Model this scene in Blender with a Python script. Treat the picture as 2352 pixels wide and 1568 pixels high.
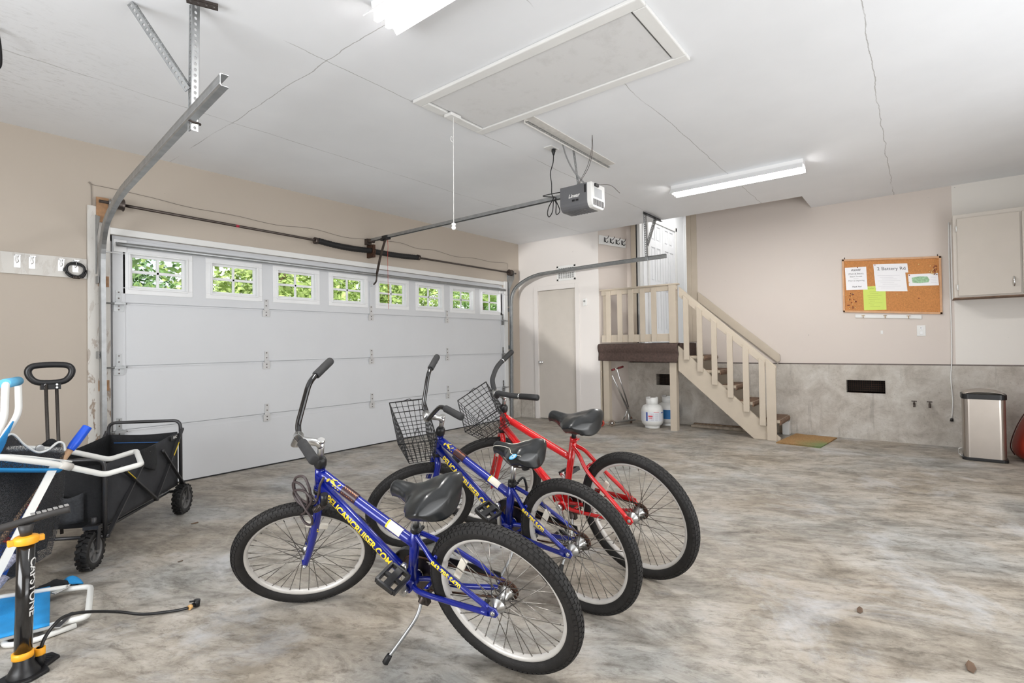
import bpy, bmesh, math, random
from mathutils import Vector, Matrix
random.seed(7)
PI = math.pi
SC = bpy.context.scene
COL = SC.collection
for o in list(bpy.data.objects):
    bpy.data.objects.remove(o)

# ------------------------------------------------------------------ camera
F_PX, YAW, PITCH, ROLL, PY = 1174.92, 0.671311, 0.0126912, -0.0147833, -6.081
CAM = Vector((-6.71237, -5.17191, 1.17817))
fw = Vector((math.cos(YAW)*math.cos(PITCH), math.sin(YAW)*math.cos(PITCH), math.sin(PITCH)))
rt = Vector((math.sin(YAW), -math.cos(YAW), 0))
up = rt.cross(fw)
r2 = rt*math.cos(ROLL)+up*math.sin(ROLL)
u2 = -rt*math.sin(ROLL)+up*math.cos(ROLL)
cd = bpy.data.cameras.new('camera')
cam = bpy.data.objects.new('camera', cd)
COL.objects.link(cam)
cd.sensor_width = 36
cd.lens = F_PX*36/2352
cd.shift_y = PY/2352
cd.clip_start = .05
cd.clip_end = 300
M4 = Matrix.Identity(4)
for i in range(3):
    M4[i][0], M4[i][1], M4[i][2], M4[i][3] = r2[i], u2[i], -fw[i], CAM[i]
cam.matrix_world = M4
SC.camera = cam

# ------------------------------------------------------------------ world, sun, daylight, exposure
SC.view_settings.view_transform = 'Standard'
SC.view_settings.look = 'None'
SC.view_settings.exposure = 0.1
SC.view_settings.gamma = 1
SC.view_settings.use_curve_mapping = False
w = bpy.data.worlds.new('world')
SC.world = w
w.use_nodes = True
nt = w.node_tree
bg = nt.nodes['Background']
tc = nt.nodes.new('ShaderNodeTexCoord')
nz = nt.nodes.new('ShaderNodeTexNoise')
nz.inputs['Scale'].default_value = 3.0
nz.inputs['Detail'].default_value = 5
cr = nt.nodes.new('ShaderNodeValToRGB')
cr.color_ramp.elements[0].position = .30
cr.color_ramp.elements[0].color = (.50, .70, .98, 1)
cr.color_ramp.elements[1].position = .45
cr.color_ramp.elements[1].color = (1, 1, 1, 1)
nt.links.new(tc.outputs['Generated'], nz.inputs['Vector'])
nt.links.new(nz.outputs['Fac'], cr.inputs['Fac'])
nt.links.new(cr.outputs['Color'], bg.inputs['Color'])
bg.inputs['Strength'].default_value = 1.5
sd = bpy.data.lights.new('sun', 'SUN')
sd.energy = 3.0
sd.angle = math.radians(1)
sd.color = (1, .96, .88)
sun = bpy.data.objects.new('sun', sd)
COL.objects.link(sun)
sun.rotation_euler = (math.radians(38), 0, math.radians(-25))
def area(name, loc, rot, sx, sy, e, col=(1, 1, 1)):
    l = bpy.data.lights.new(name, 'AREA')
    l.shape = 'RECTANGLE'
    l.size, l.size_y, l.energy, l.color = sx, sy, e, col
    o = bpy.data.objects.new(name, l)
    o.location = loc
    o.rotation_euler = rot
    COL.objects.link(o)
    return o
# fill lamp added behind the camera for daylight, set in the unseen rear opening
area('rear_fill_light', (-4.2, -6.9, 1.25), (math.radians(90), 0, 0), 4.4, 2.1, 42, (.97, .985, 1))
# second added fill lamp at that opening, tilted up to brighten the ceiling
area('ceiling_fill_uplight', (-4.2, -6.98, .35), (math.radians(128), 0, 0), 4.4, .7, 36, (.97, .985, 1))
# fill lamp added at the unseen left wall to brighten that side
area('left_fill_light', (-8.38, -3.4, 1.30), (math.radians(104), 0, math.radians(-90)), 2.3, 1.3, 88, (.96, .98, 1))
# spot for sun mirrored off a car, through the added left opening onto the closet wall
sp = bpy.data.lights.new('mirrored_sun', 'SPOT')
sp.energy, sp.spot_size, sp.spot_blend, sp.shadow_soft_size, sp.color = 4200, math.radians(8.2), .25, .10, (1, .985, .96)
so = bpy.data.objects.new('mirrored_sun', sp)
COL.objects.link(so)
so.location = (-16, -6.0, .30)
so.rotation_euler = (Vector((0, -.72, 1.75))-Vector(so.location)).to_track_quat('-Z', 'Y').to_euler()
# the bright house hallway beyond the landing
area('hallway_ceiling_light', (1.5, -2.5, 3.50), (0, 0, 0), 1.2, 1.0, 17, (1, .99, .97))

# ------------------------------------------------------------------ materials
MATS = {}
def lin(c):
    return tuple((x/12.92 if x <= .04045 else ((x+.055)/1.055)**2.4) for x in [v/255 for v in c])+(1,)
def mat(name, rgb, rough=.5, metal=0, var=.06, scale=8, bump=0, bscale=60, emit=None, coat=0, detail=4):
    if name in MATS:
        return MATS[name]
    m = bpy.data.materials.new(name)
    MATS[name] = m
    m.use_nodes = True
    nt = m.node_tree
    b = nt.nodes['Principled BSDF']
    c = lin(rgb)
    b.inputs['Roughness'].default_value = rough
    b.inputs['Metallic'].default_value = metal
    if coat:
        b.inputs['Coat Weight'].default_value = coat
        b.inputs['Coat Roughness'].default_value = .08
    tc = nt.nodes.new('ShaderNodeTexCoord')
    n = nt.nodes.new('ShaderNodeTexNoise')
    n.inputs['Scale'].default_value = scale
    n.inputs['Detail'].default_value = detail
    nt.links.new(tc.outputs['Object'], n.inputs['Vector'])
    r = nt.nodes.new('ShaderNodeValToRGB')
    r.color_ramp.elements[0].position = .3
    r.color_ramp.elements[1].position = .7
    r.color_ramp.elements[0].color = tuple(v*(1-var) for v in c[:3])+(1,)
    r.color_ramp.elements[1].color = tuple(min(1, v*(1+var)) for v in c[:3])+(1,)
    nt.links.new(n.outputs['Fac'], r.inputs['Fac'])
    nt.links.new(r.outputs['Color'], b.inputs['Base Color'])
    if bump:
        n2 = nt.nodes.new('ShaderNodeTexNoise')
        n2.inputs['Scale'].default_value = bscale
        n2.inputs['Detail'].default_value = 6
        nt.links.new(tc.outputs['Object'], n2.inputs['Vector'])
        bp = nt.nodes.new('ShaderNodeBump')
        bp.inputs['Strength'].default_value = bump
        bp.inputs['Distance'].default_value = .01
        nt.links.new(n2.outputs['Fac'], bp.inputs['Height'])
        nt.links.new(bp.outputs['Normal'], b.inputs['Normal'])
    if emit:
        b.inputs['Emission Color'].default_value = lin(rgb)
        b.inputs['Emission Strength'].default_value = emit
    return m
class NT:
    """small helper to write node graphs"""
    def __init__(s, name):
        s.m = bpy.data.materials.new(name)
        MATS[name] = s.m
        s.m.use_nodes = True
        s.t = s.m.node_tree
        s.b = s.t.nodes['Principled BSDF']
        s.co = s.t.nodes.new('ShaderNodeTexCoord').outputs['Object']
    def link(s, a, b):
        s.t.links.new(a, b)
    def map(s, scale, rot=(0, 0, 0), loc=(0, 0, 0), src=None):
        n = s.t.nodes.new('ShaderNodeMapping')
        n.inputs['Scale'].default_value = scale
        n.inputs['Rotation'].default_value = rot
        n.inputs['Location'].default_value = loc
        s.link(src or s.co, n.inputs['Vector'])
        return n.outputs['Vector']
    def noise(s, vec, scale, detail=5, rough=.55, dist=0):
        n = s.t.nodes.new('ShaderNodeTexNoise')
        n.inputs['Scale'].default_value = scale
        n.inputs['Detail'].default_value = detail
        n.inputs['Roughness'].default_value = rough
        n.inputs['Distortion'].default_value = dist
        s.link(vec, n.inputs['Vector'])
        return n.outputs['Fac']
    def ramp(s, fac, stops):
        n = s.t.nodes.new('ShaderNodeValToRGB')
        e = n.color_ramp.elements
        while len(e) < len(stops):
            e.new(.5)
        for i, (p, c) in enumerate(stops):
            e[i].position = p
            e[i].color = c if len(c) == 4 else tuple(c)+(1,)
        s.link(fac, n.inputs['Fac'])
        return n.outputs['Color']
    def mix(s, fac, a, b, mode='MIX'):
        n = s.t.nodes.new('ShaderNodeMix')
        n.data_type = 'RGBA'
        n.blend_type = mode
        for sock, v in ((n.inputs[0], fac), (n.inputs[6], a), (n.inputs[7], b)):
            if hasattr(v, 'is_linked'):
                s.link(v, sock)
            else:
                sock.default_value = v
        return n.outputs[2]
    def math(s, op, a, b=0):
        n = s.t.nodes.new('ShaderNodeMath')
        n.operation = op
        for sock, v in ((n.inputs[0], a), (n.inputs[1], b)):
            if hasattr(v, 'is_linked'):
                s.link(v, sock)
            else:
                sock.default_value = v
        return n.outputs[0]
    def bump(s, h, strength, dist=.01):
        n = s.t.nodes.new('ShaderNodeBump')
        n.inputs['Strength'].default_value = strength
        n.inputs['Distance'].default_value = dist
        s.link(h, n.inputs['Height'])
        s.link(n.outputs['Normal'], s.b.inputs['Normal'])
W1, K0 = (1, 1, 1, 1), (0, 0, 0, 1)
def floor_material():
    n = NT('stained_concrete')
    v = n.map((1, 1, 1))
    st = n.map((.66, 1.5, 1), src=n.map((1, 1, 1), (0, 0, math.radians(66))))
    big = n.noise(v, 1.1, 6, .6, .3)
    mid = n.math('ADD', n.math('MULTIPLY', n.noise(st, 3.6, 12, .74, .8), .62), n.math('MULTIPLY', n.noise(v, 2.3, 12, .72, 1.2), .38))
    fine = n.noise(st, 15, 12, .82, .5)
    c = n.ramp(mid, [(.36, lin((104, 99, 92))), (.45, lin((150, 145, 137))), (.53, lin((180, 175, 167))), (.64, lin((200, 197, 192)))])
    c2 = n.ramp(big, [(.36, lin((226, 215, 200))), (.5, lin((242, 238, 232))), (.64, lin((225, 232, 238)))])
    c = n.mix(.75, c, c2, 'MULTIPLY')
    f = n.ramp(fine, [(.38, (.46, .44, .42, 1)), (.50, (1.0, 1.0, 1.0, 1)), (.75, (1.12, 1.12, 1.12, 1))])
    c = n.mix(.8, c, f, 'MULTIPLY')
    # pale grey scuffed patches
    pa = n.ramp(n.noise(v, 1.3, 9, .7, .4), [(.55, K0), (.68, W1)])
    c = n.mix(n.math('MULTIPLY', pa, .55), c, lin((204, 207, 211)))
    # dark specks
    sp = n.ramp(n.noise(v, 60, 3, .6), [(.72, K0), (.76, W1)])
    c = n.mix(n.math('MULTIPLY', sp, .35), c, lin((92, 84, 74)))
    n.link(c, n.b.inputs['Base Color'])
    rr = n.ramp(mid, [(.3, (.42,)*3+(1,)), (.7, (.6,)*3+(1,))])
    n.link(rr, n.b.inputs['Roughness'])
    n.bump(n.noise(v, 90, 6, .7), .15, .004)
    return n.m
def wall_material(name, rgb, marks=.5):
    n = NT(name)
    v = n.map((1, 1, 1))
    c = n.ramp(n.noise(v, .8, 4), [(.3, tuple(x*.965 for x in lin(rgb)[:3])), (.7, lin(rgb))])
    s = n.ramp(n.noise(v, 26, 2, .5), [(.76, K0), (.80, W1)])
    c = n.mix(n.math('MULTIPLY', s, marks), c, lin(tuple(int(x*.72) for x in rgb)))
    n.link(c, n.b.inputs['Base Color'])
    n.b.inputs['Roughness'].default_value = .55
    n.bump(n.noise(v, 45, 6, .7), .12, .004)
    return n.m
def ceiling_material():
    n = NT('painted_ceiling')
    v = n.map((1, 1, 1))
    base = n.ramp(n.noise(v, 1.2, 4), [(.3, lin((230, 232, 235))), (.7, lin((238, 240, 243)))])
    sep = n.t.nodes.new('ShaderNodeSeparateXYZ')
    wob = n.math('MULTIPLY', n.math('SUBTRACT', n.noise(v, 2.5, 5, .6), .5), .07)
    n.link(n.co, sep.inputs[0])
    gate = n.ramp(n.noise(v, 1.7, 3, .5), [(.38, K0), (.5, W1)])
    for ax, vals in ((1, (-1.25, -2.50, -3.72, -4.98)), (0, (-5.05,))):
        x = n.math('ADD', sep.outputs[ax], wob)
        for q in vals:
            d = n.math('ABSOLUTE', n.math('SUBTRACT', x, q))
            line = n.math('MULTIPLY', n.math('LESS_THAN', d, .0028), gate)
            base = n.mix(n.math('MULTIPLY', line, .55), base, lin((120, 116, 110)))
    # dusty mildew near the far left corner
    mz = n.t.nodes.new('ShaderNodeTexGradient')
    mz.gradient_type = 'SPHERICAL'
    mv = n.map((.9, .9, .9), loc=(5.8, .95, -2.85))
    mm = n.map((1, 1, 1), loc=(0, 0, 0), src=mv)
    n.link(mm, mz.inputs[0])
    sp = n.ramp(n.noise(n.map((1, 2.4, 1)), 14, 8, .8, .6), [(.52, K0), (.66, W1)])
    base = n.mix(n.math('MULTIPLY', n.math('MULTIPLY', sp, mz.outputs['Fac']), .6), base, lin((130, 126, 118)))
    n.link(base, n.b.inputs['Base Color'])
    n.b.inputs['Roughness'].default_value = .5
    n.bump(n.noise(v, 30, 5, .6), .05, .004)
    return n.m
def foundation_material():
    n = NT('rough_foundation_concrete')
    v = n.map((1, 1, 1))
    c = n.ramp(n.noise(v, 4.5, 9, .7, .4), [(.3, lin((164, 156, 146))), (.5, lin((196, 190, 181))), (.7, lin((216, 212, 205)))])
    d = n.ramp(n.noise(v, 38, 6, .8), [(.30, (.45, .42, .38)), (.42, (1, 1, 1))])
    c = n.mix(.8, c, d, 'MULTIPLY')
    st = n.ramp(n.noise(n.map((1, 6, .6)), 2.0, 6, .6), [(.60, K0), (.70, W1)])
    c = n.mix(n.math('MULTIPLY', st, .35), c, lin((120, 112, 103)))
    n.link(c, n.b.inputs['Base Color'])
    n.b.inputs['Roughness'].default_value = .8
    n.bump(n.noise(v, 34, 9, .8), .7, .012)
    return n.m
def peeling_material():
    n = NT('peeling_white_paint')
    v = n.map((2.2, 1, .7))
    m = n.ramp(n.noise(v, 9, 7, .7, .6), [(.545, K0), (.57, W1)])
    sep = n.t.nodes.new('ShaderNodeSeparateXYZ')
    n.link(n.co, sep.inputs[0])
    low = n.ramp(n.math('MULTIPLY', sep.outputs[2], .5), [(.30, W1), (.85, (.15, .15, .15, 1))])
    c = n.mix(n.math('MULTIPLY', m, low), lin((216, 213, 207)), lin((150, 130, 112)))
    n.link(c, n.b.inputs['Base Color'])
    n.b.inputs['Roughness'].default_value = .5
    n.bump(m, .3, .003)
    return n.m
m_floor = floor_material()
m_ceil = ceiling_material()
m_wall = wall_material('beige_wall_paint', (188, 177, 164))
m_wallr = wall_material('pale_beige_wall_paint', (213, 203, 195))
m_walls = wall_material('pale_grey_wall_paint', (226, 221, 217))
m_raw = wall_material('bare_primed_wall', (228, 224, 218), .8)
m_found = foundation_material()
m_peel = peeling_material()
m_beige = mat('beige_gloss_trim', (196, 184, 167), .38, var=.03)
m_beige_d = mat('beige_door_paint', (200, 193, 184), .4, var=.02)
m_white = mat('white_trim_paint', (228, 228, 226), .4, var=.02)
m_hall = mat('white_hall_paint', (240, 241, 242), .6, var=.01)
m_gdoor = mat('white_garage_door_paint', (211, 213, 216), .42, var=.015, scale=3)
m_gplast = mat('white_window_frame_plastic', (236, 237, 238), .35, var=.02)
m_galv = mat('galvanised_steel', (172, 174, 175), .48, 1, var=.12, scale=18)
m_dkmet = mat('dark_steel', (92, 84, 80), .4, .9, var=.2, scale=20)
m_blk = mat('black_rubber', (22, 22, 23), .55, var=.12, scale=30)
m_blkp = mat('black_plastic', (24, 24, 26), .38, var=.08)
m_chrome = mat('brushed_aluminium', (205, 205, 204), .28, 1, var=.05, scale=30)
m_satin = mat('chrome', (225, 225, 225), .12, 1, var=.03)
m_wood = mat('raw_wood', (172, 132, 96), .65, var=.25, scale=22)
m_dark = mat('dark_void', (30, 27, 24), .9)
m_carpet = mat('brown_carpet', (84, 68, 62), .95, var=.25, scale=40, bump=.6, bscale=220)
m_carpet2 = mat('worn_tan_carpet', (128, 104, 86), .95, var=.3, scale=25, bump=.6, bscale=220)
m_glass = mat('window_glass', (245, 250, 248), .02)
gb = m_glass.node_tree.nodes['Principled BSDF']
gb.inputs['Transmission Weight'].default_value = 1.0
gb.inputs['IOR'].default_value = 1.05

# ------------------------------------------------------------------ mesh builder
class MB:
    def __init__(s):
        s.v, s.f, s.sm = [], [], []
    def add(s, vs, fs, smooth=False):
        b = len(s.v)
        s.v += [tuple(v) for v in vs]
        s.f += [tuple(b+i for i in f) for f in fs]
        s.sm += [smooth]*len(fs)
        return s
    def box(s, x0, x1, y0, y1, z0, z1, m=None):
        vs = [Vector((x, y, z)) for x in (x0, x1) for y in (y0, y1) for z in (z0, z1)]
        if m is not None:
            vs = [m @ v for v in vs]
        return s.add(vs, [(0, 1, 3, 2), (4, 6, 7, 5), (0, 4, 5, 1), (2, 3, 7, 6), (0, 2, 6, 4), (1, 5, 7, 3)])
    def bar(s, p0, p1, wd, ht, upv=(0, 0, 1)):
        p0, p1 = Vector(p0), Vector(p1)
        d = (p1-p0)
        L = d.length
        d.normalize()
        u = Vector(upv)
        sx = d.cross(u)
        if sx.length < 1e-5:
            sx = d.cross(Vector((1, 0, 0)))
        sx.normalize()
        u = sx.cross(d)
        vs = [p0+d*(a*L)+sx*(b*wd/2)+u*(c*ht/2) for a in (0, 1) for b in (-1, 1) for c in (-1, 1)]
        return s.add(vs, [(0, 1, 3, 2), (4, 6, 7, 5), (0, 4, 5, 1), (2, 3, 7, 6), (0, 2, 6, 4), (1, 5, 7, 3)])
    def tube(s, pts, r, n=10, closed=False, cap=True):
        pts = [Vector(p) for p in pts]
        N = len(pts)
        rs = r if isinstance(r, (list, tuple)) else [r]*N
        tans = []
        for i in range(N):
            a = pts[(i-1) % N] if (closed or i > 0) else pts[i]
            b = pts[(i+1) % N] if (closed or i < N-1) else pts[i]
            t = b-a
            tans.append(t.normalized() if t.length > 1e-9 else Vector((0, 0, 1)))
        t0 = tans[0]
        x = t0.cross(Vector((0, 0, 1)))
        if x.length < .05:
            x = t0.cross(Vector((1, 0, 0)))
        x.normalize()
        vs = []
        for i in range(N):
            t = tans[i]
            x = (x-t*x.dot(t))
            x.normalize()
            y = t.cross(x)
            for k in range(n):
                a = 2*PI*k/n
                vs.append(pts[i]+(x*math.cos(a)+y*math.sin(a))*rs[i])
        fs = []
        for i in range(N if closed else N-1):
            j = (i+1) % N
            for k in range(n):
                l = (k+1) % n
                fs.append((i*n+k, i*n+l, j*n+l, j*n+k))
        s.add(vs, fs, True)
        if cap and not closed:
            b = len(s.v)-N*n
            s.f.append(tuple(b+k for k in range(n))[::-1])
            s.f.append(tuple(b+(N-1)*n+k for k in range(n)))
            s.sm += [False, False]
        return s
    def cyl(s, p0, p1, r0, r1=None, n=20):
        return s.tube([p0, p1], [r0, r0 if r1 is None else r1], n)
    def lathe(s, prof, c=(0, 0, 0), ax=(0, 0, 1), n=28, closed=False, caps=True):
        ax = Vector(ax).normalized()
        x = ax.cross(Vector((0, 0, 1)))
        if x.length < .05:
            x = ax.cross(Vector((1, 0, 0)))
        x.normalize()
        y = ax.cross(x)
        c = Vector(c)
        vs = [c+ax*h+(x*math.cos(2*PI*k/n)+y*math.sin(2*PI*k/n))*r for r, h in prof for k in range(n)]
        fs = []
        P = len(prof)
        for i in range(P if closed else P-1):
            j = (i+1) % P
            for k in range(n):
                l = (k+1) % n
                fs.append((i*n+k, i*n+l, j*n+l, j*n+k))
        s.add(vs, fs, True)
        if caps and not closed:
            b = len(s.v)-P*n
            s.f.append(tuple(b+k for k in range(n))[::-1])
            s.f.append(tuple(b+(P-1)*n+k for k in range(n)))
            s.sm += [False, False]
        return s
    def prism(s, poly, d):
        """poly: 3D points of a flat outline, d: extrusion vector"""
        d = Vector(d)
        p = [Vector(q) for q in poly]
        n = len(p)
        return s.add(p+[q+d for q in p], [tuple(range(n))[::-1], tuple(range(n, 2*n))]+[(i, (i+1) % n, n+(i+1) % n, n+i) for i in range(n)])
    def grid(s, fn, nu, nv, thick=0, smooth=True):
        vs = [Vector(fn(i/nu, j/nv)) for i in range(nu+1) for j in range(nv+1)]
        fs = [(i*(nv+1)+j, (i+1)*(nv+1)+j, (i+1)*(nv+1)+j+1, i*(nv+1)+j+1) for i in range(nu) for j in range(nv)]
        return s.add(vs, fs, smooth)
    def build(s, name, m, parent=None, bevel=0, solid=0, sub=0, M=None):
        me = bpy.data.meshes.new(name)
        vs = s.v if M is None else [tuple(M @ Vector(v)) for v in s.v]
        me.from_pydata(vs, [], s.f)
        me.polygons.foreach_set('use_smooth', s.sm)
        bm = bmesh.new()
        bm.from_mesh(me)
        bmesh.ops.recalc_face_normals(bm, faces=bm.faces)
        bm.to_mesh(me)
        bm.free()
        for mm in (m if isinstance(m, (list, tuple)) else [m]):
            me.materials.append(mm)
        o = bpy.data.objects.new(name, me)
        COL.objects.link(o)
        if solid:
            q = o.modifiers.new('solid', 'SOLIDIFY')
            q.thickness = solid
            q.offset = 0
        if bevel:
            q = o.modifiers.new('bevel', 'BEVEL')
            q.width = bevel
            q.segments = 2
            q.limit_method = 'ANGLE'
            q.angle_limit = math.radians(40)
        if sub:
            q = o.modifiers.new('sub', 'SUBSURF')
            q.levels = q.render_levels = sub
        if parent:
            adopt(o, parent)
        return o
# children keep world-space mesh data while their parent Empty sits at the thing's base
ORG = {}
def world_loc(o):
    v = Vector(o.location)
    while o.parent:
        o = o.parent
        v += Vector(o.location)
    return v
def adopt(o, parent):
    o.parent = parent
    o.location = Vector(o.location)-world_loc(parent)
def thing(name, label, cat, loc=(0, 0, 0), group=None):
    o = bpy.data.objects.new(name, None)
    o.empty_display_size = .1
    COL.objects.link(o)
    o.location = loc
    o['label'] = label
    o['category'] = cat
    if group:
        o['group'] = group
    return o
def tag(o, label, cat, group=None, kind=None):
    o['label'] = label
    o['category'] = cat
    if group:
        o['group'] = group
    if kind:
        o['kind'] = kind
    return o
def struct(o):
    o['kind'] = 'structure'
    return o
def spline(pts, n=8, closed=False):
    P = [Vector(p) for p in pts]
    N = len(P)
    out = []
    for i in range(N if closed else N-1):
        if closed:
            a, b, c, d = P[(i-1) % N], P[i], P[(i+1) % N], P[(i+2) % N]
        else:
            b, c = P[i], P[i+1]
            a = P[i-1] if i > 0 else b*2-c
            d = P[i+2] if i+2 < N else c*2-b
        for k in range(n):
            t = k/n
            out.append(.5*((2*b)+(c-a)*t+(2*a-5*b+4*c-d)*t*t+(3*b-a-3*c+d)*t**3))
    if not closed:
        out.append(P[-1])
    return out
def fillet(pts, r, n=5):
    P = [Vector(p) for p in pts]
    out = [P[0]]
    for i in range(1, len(P)-1):
        a, b, c = P[i-1], P[i], P[i+1]
        d1, d2 = (a-b), (c-b)
        q = min(r, d1.length*.45, d2.length*.45)
        s, e = b+d1.normalized()*q, b+d2.normalized()*q
        for k in range(n+1):
            t = k/n
            out.append(s*(1-t)**2+b*2*t*(1-t)+e*t*t)
    out.append(P[-1])
    return out
def text_mesh(txt, size, shear=0, bold=0, align='LEFT', space=1.0):
    c = bpy.data.curves.new('t', 'FONT')
    c.body = txt
    c.size = size
    c.shear = shear
    c.offset = bold
    c.align_x = align
    c.space_character = space
    o = bpy.data.objects.new('t', c)
    COL.objects.link(o)
    bpy.context.view_layer.update()
    me = bpy.data.meshes.new_from_object(o.evaluated_get(bpy.context.evaluated_depsgraph_get()))
    bpy.data.objects.remove(o)
    bpy.data.curves.remove(c)
    return me
def text_flat(name, txt, size, origin, xdir, ydir, m, parent, shear=0, bold=0, align='LEFT', xs=1, space=1.0):
    me = text_mesh(txt, size, shear, bold, align, space)
    origin, xdir, ydir = Vector(origin), Vector(xdir).normalized(), Vector(ydir).normalized()
    b = MB()
    b.add([origin+xdir*(v.co.x*xs)+ydir*v.co.y for v in me.vertices], [tuple(p.vertices) for p in me.polygons])
    bpy.data.meshes.remove(me)
    return b.build(name, m, parent)
def text_tube(name, txt, size, p0, d, nrm, r, m, parent, shear=0, bold=0, xs=1, yoff=0, M=None):
    me = text_mesh(txt, size, shear, bold)
    bm = bmesh.new()
    bm.from_mesh(me)
    for _ in range(3):
        es = [e for e in bm.edges if e.calc_length() > .007]
        if es:
            bmesh.ops.subdivide_edges(bm, edges=es, cuts=1, use_grid_fill=True)
    bmesh.ops.triangulate(bm, faces=bm.faces)
    bm.verts.ensure_lookup_table()
    p0, d, nrm = Vector(p0), Vector(d).normalized(), Vector(nrm)
    nrm = (nrm-d*nrm.dot(d)).normalized()
    u = nrm.cross(d)
    vs = []
    for v in bm.verts:
        a = (v.co.y-size*.35+yoff)/r
        vs.append(p0+d*(v.co.x*xs)+(nrm*math.cos(a)+u*math.sin(a))*(r+.0012))
    b = MB()
    b.add(vs, [tuple(x.index for x in f.verts) for f in bm.faces])
    bm.free()
    bpy.data.meshes.remove(me)
    return b.build(name, m, parent, M=M)

# ------------------------------------------------------------------ room shell
H = 2.85
XR = .65          # plane of the right wall with the noticeboard
DX0, DX1, DZ = -5.465, -.40, 2.107   # garage door opening
def slab(name, m, *boxes, bevel=0):
    b = MB()
    for q in boxes:
        b.box(*q)
    return struct(b.build(name, m, bevel=bevel))
slab('floor', m_floor, (-8.4, XR+.15, -7.0, .35, -.12, 0))
# ceiling leaves the stair well open
slab('ceiling', m_ceil, (-8.4, 0, -7.0, .12, H, H+.14), (0, XR+.15, -7.0, -4.15, H, H+.14))
slab('wall_front', m_wall, (-8.4, DX0-.02, 0, .14, 0, H), (DX1, .12, 0, .14, 0, H), (DX0-.02, DX1, 0, .14, DZ+.03, H))
b = MB()
for q in ((-7.0, -4.6, 0, H+.14), (-2.2, .14, 0, H+.14), (-4.6, -2.2, 0, .40), (-4.6, -2.2, 2.15, H+.14)):  # leaves an unseen opening, added to let the spot in
    b.box(-8.54, -8.4, *q)
b.prism([(-8.54, -3.92, .40), (-8.54, -2.2, .40), (-8.54, -2.2, 1.55)], (.14, 0, 0))  # sloped wedge added to give the spot's patch its diagonal edge
struct(b.build('wall_left', m_wall))
slab('wall_corner', m_walls, (0, .12, -.375, 0, 0, H), (0, .12, -1.488, -1.09, 0, H), (0, .12, -1.09, -.375, 2.045, H))
# recess side wall carrying the coat hooks
b = MB()
b.prism([(.004, -1.4895, 0), (XR+.14, -1.665, 0), (XR+.14, -1.50, 0), (.004, -1.37, 0)], (0, 0, 4.0))
struct(b.build('wall_recess', m_wallr))
b = MB()
WT = .12
b.box(XR, XR+WT, -1.79, -1.58, .9, 4.0)
b.box(XR, XR+WT, -5.485, -2.58, .9, 4.0)
b.box(XR, XR+WT, -2.58, -1.79, 3.28, 4.0)
b.box(XR, XR+WT, -2.58, -1.79, .9, 1.17)
struct(b.build('wall_right', m_wallr))
slab('wall_right_primed', m_raw, (XR, XR+WT, -7.0, -5.485, .9, H))
b = MB()
fy = [(-7.0, -4.86), (-4.48, -2.42), (-2.08, -1.6)]
for y0, y1 in fy:
    b.box(XR-.005, XR+.14, y0, y1, 0, .885)
b.box(XR-.005, XR+.14, -4.86, -4.48, 0, .551)
b.box(XR-.005, XR+.14, -4.86, -4.48, .702, .885)
b.box(XR-.005, XR+.14, -2.42, -2.08, 0, .555)
b.box(XR-.005, XR+.14, -2.42, -2.08, .72, .885)
struct(b.build('wall_foundation', m_found))
slab('wall_cavity', m_dark, (XR+.15, XR+.20, -7.0, -1.5, 0, .9), (XR+.12, XR+.2, -4.9, -4.44, .5, .56), (XR+.12, XR+.2, -4.9, -4.44, .70, .76))
slab('trim_1', m_dkmet, (XR-.004, XR+.14, -7.0, -1.66, .885, .9))
slab('wall_stairwell', m_wallr, (0, XR+.12, -4.27, -4.15, H+.14, 4.0), (-.12, 0, -4.27, -1.36, H+.14, 4.0), (-.12, XR+.12, -4.27, -1.36, 4.0, 4.08))
# wall behind the camera, with a wide opening added for the fill light
slab('wall_back', m_wall, (-8.4, -6.5, -7.14, -7.0, 0, H), (-1.9, XR+.12, -7.14, -7.0, 0, H), (-6.5, -1.9, -7.14, -7.0, 2.35, H))
# corner strip and low curb right of the door
slab('trim_2', m_white, (DX1, DX1+.07, -.025, 0, 0, 2.2))
slab('trim_3', m_white, (DX0-.14, DX1+.07, -.018, 0, DZ+.03, DZ+.085), bevel=.004)
slab('trim_4', m_found, (-.33, -.001, -.045, 0, 0, .30), (-.045, -.001, -.30, -.045, 0, .30), bevel=.01)
o = slab('trim_5', m_peel, (DX0-.165, DX0-.018, -.022, 0, 0, DZ+.24), bevel=.004)
# exposed wooden blocks where the peeling jamb was cut away
for z0 in (1.70, .86):
    bb = MB()
    bb.box(DX0-.10, DX0-.03, -.03, -.02, z0, z0+.085)
    bb.build('wood_block', m_wood, o)
bb = MB()
bb.box(DX0-.11, DX0-.03, -.035, -.022, 2.22, 2.42)
bb.build('wood_block', m_wood, o)

# ------------------------------------------------------------------ garage door
g = thing('door_1', 'white sectional garage door with eight small windows across its top section', 'garage door', ((DX0+DX1)/2, 0, 0))
g['kind'] = 'structure'
JZ = [0, .526, 1.054, 1.58, DZ]
WC = [DX0+.331+.6325*k for k in range(8)]
for k in range(4):
    z0, z1 = JZ[k]+.003, JZ[k+1]-.003
    b = MB()
    if k < 3:
        b.box(DX0, DX1, .004, .045, z0, z1-.05)
        b.box(DX0, DX1, .010, .045, z1-.05, z1-.012)     # stepped joint lip
        b.box(DX0, DX1, .004, .045, z1-.012, z1)
    else:
        xs = [DX0]+[x for c in WC for x in (c-.215, c+.215)]+[DX1]
        for i in range(0, len(xs), 2):
            b.box(xs[i], xs[i+1], .004, .045, z0, z1)
        for c in WC:
            b.box(c-.215, c+.215, .004, .045, z0, 1.70)
            b.box(c-.215, c+.215, .004, .045, 2.0, z1)
    b.build('door_panel', m_gdoor, g)
b = MB()
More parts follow.
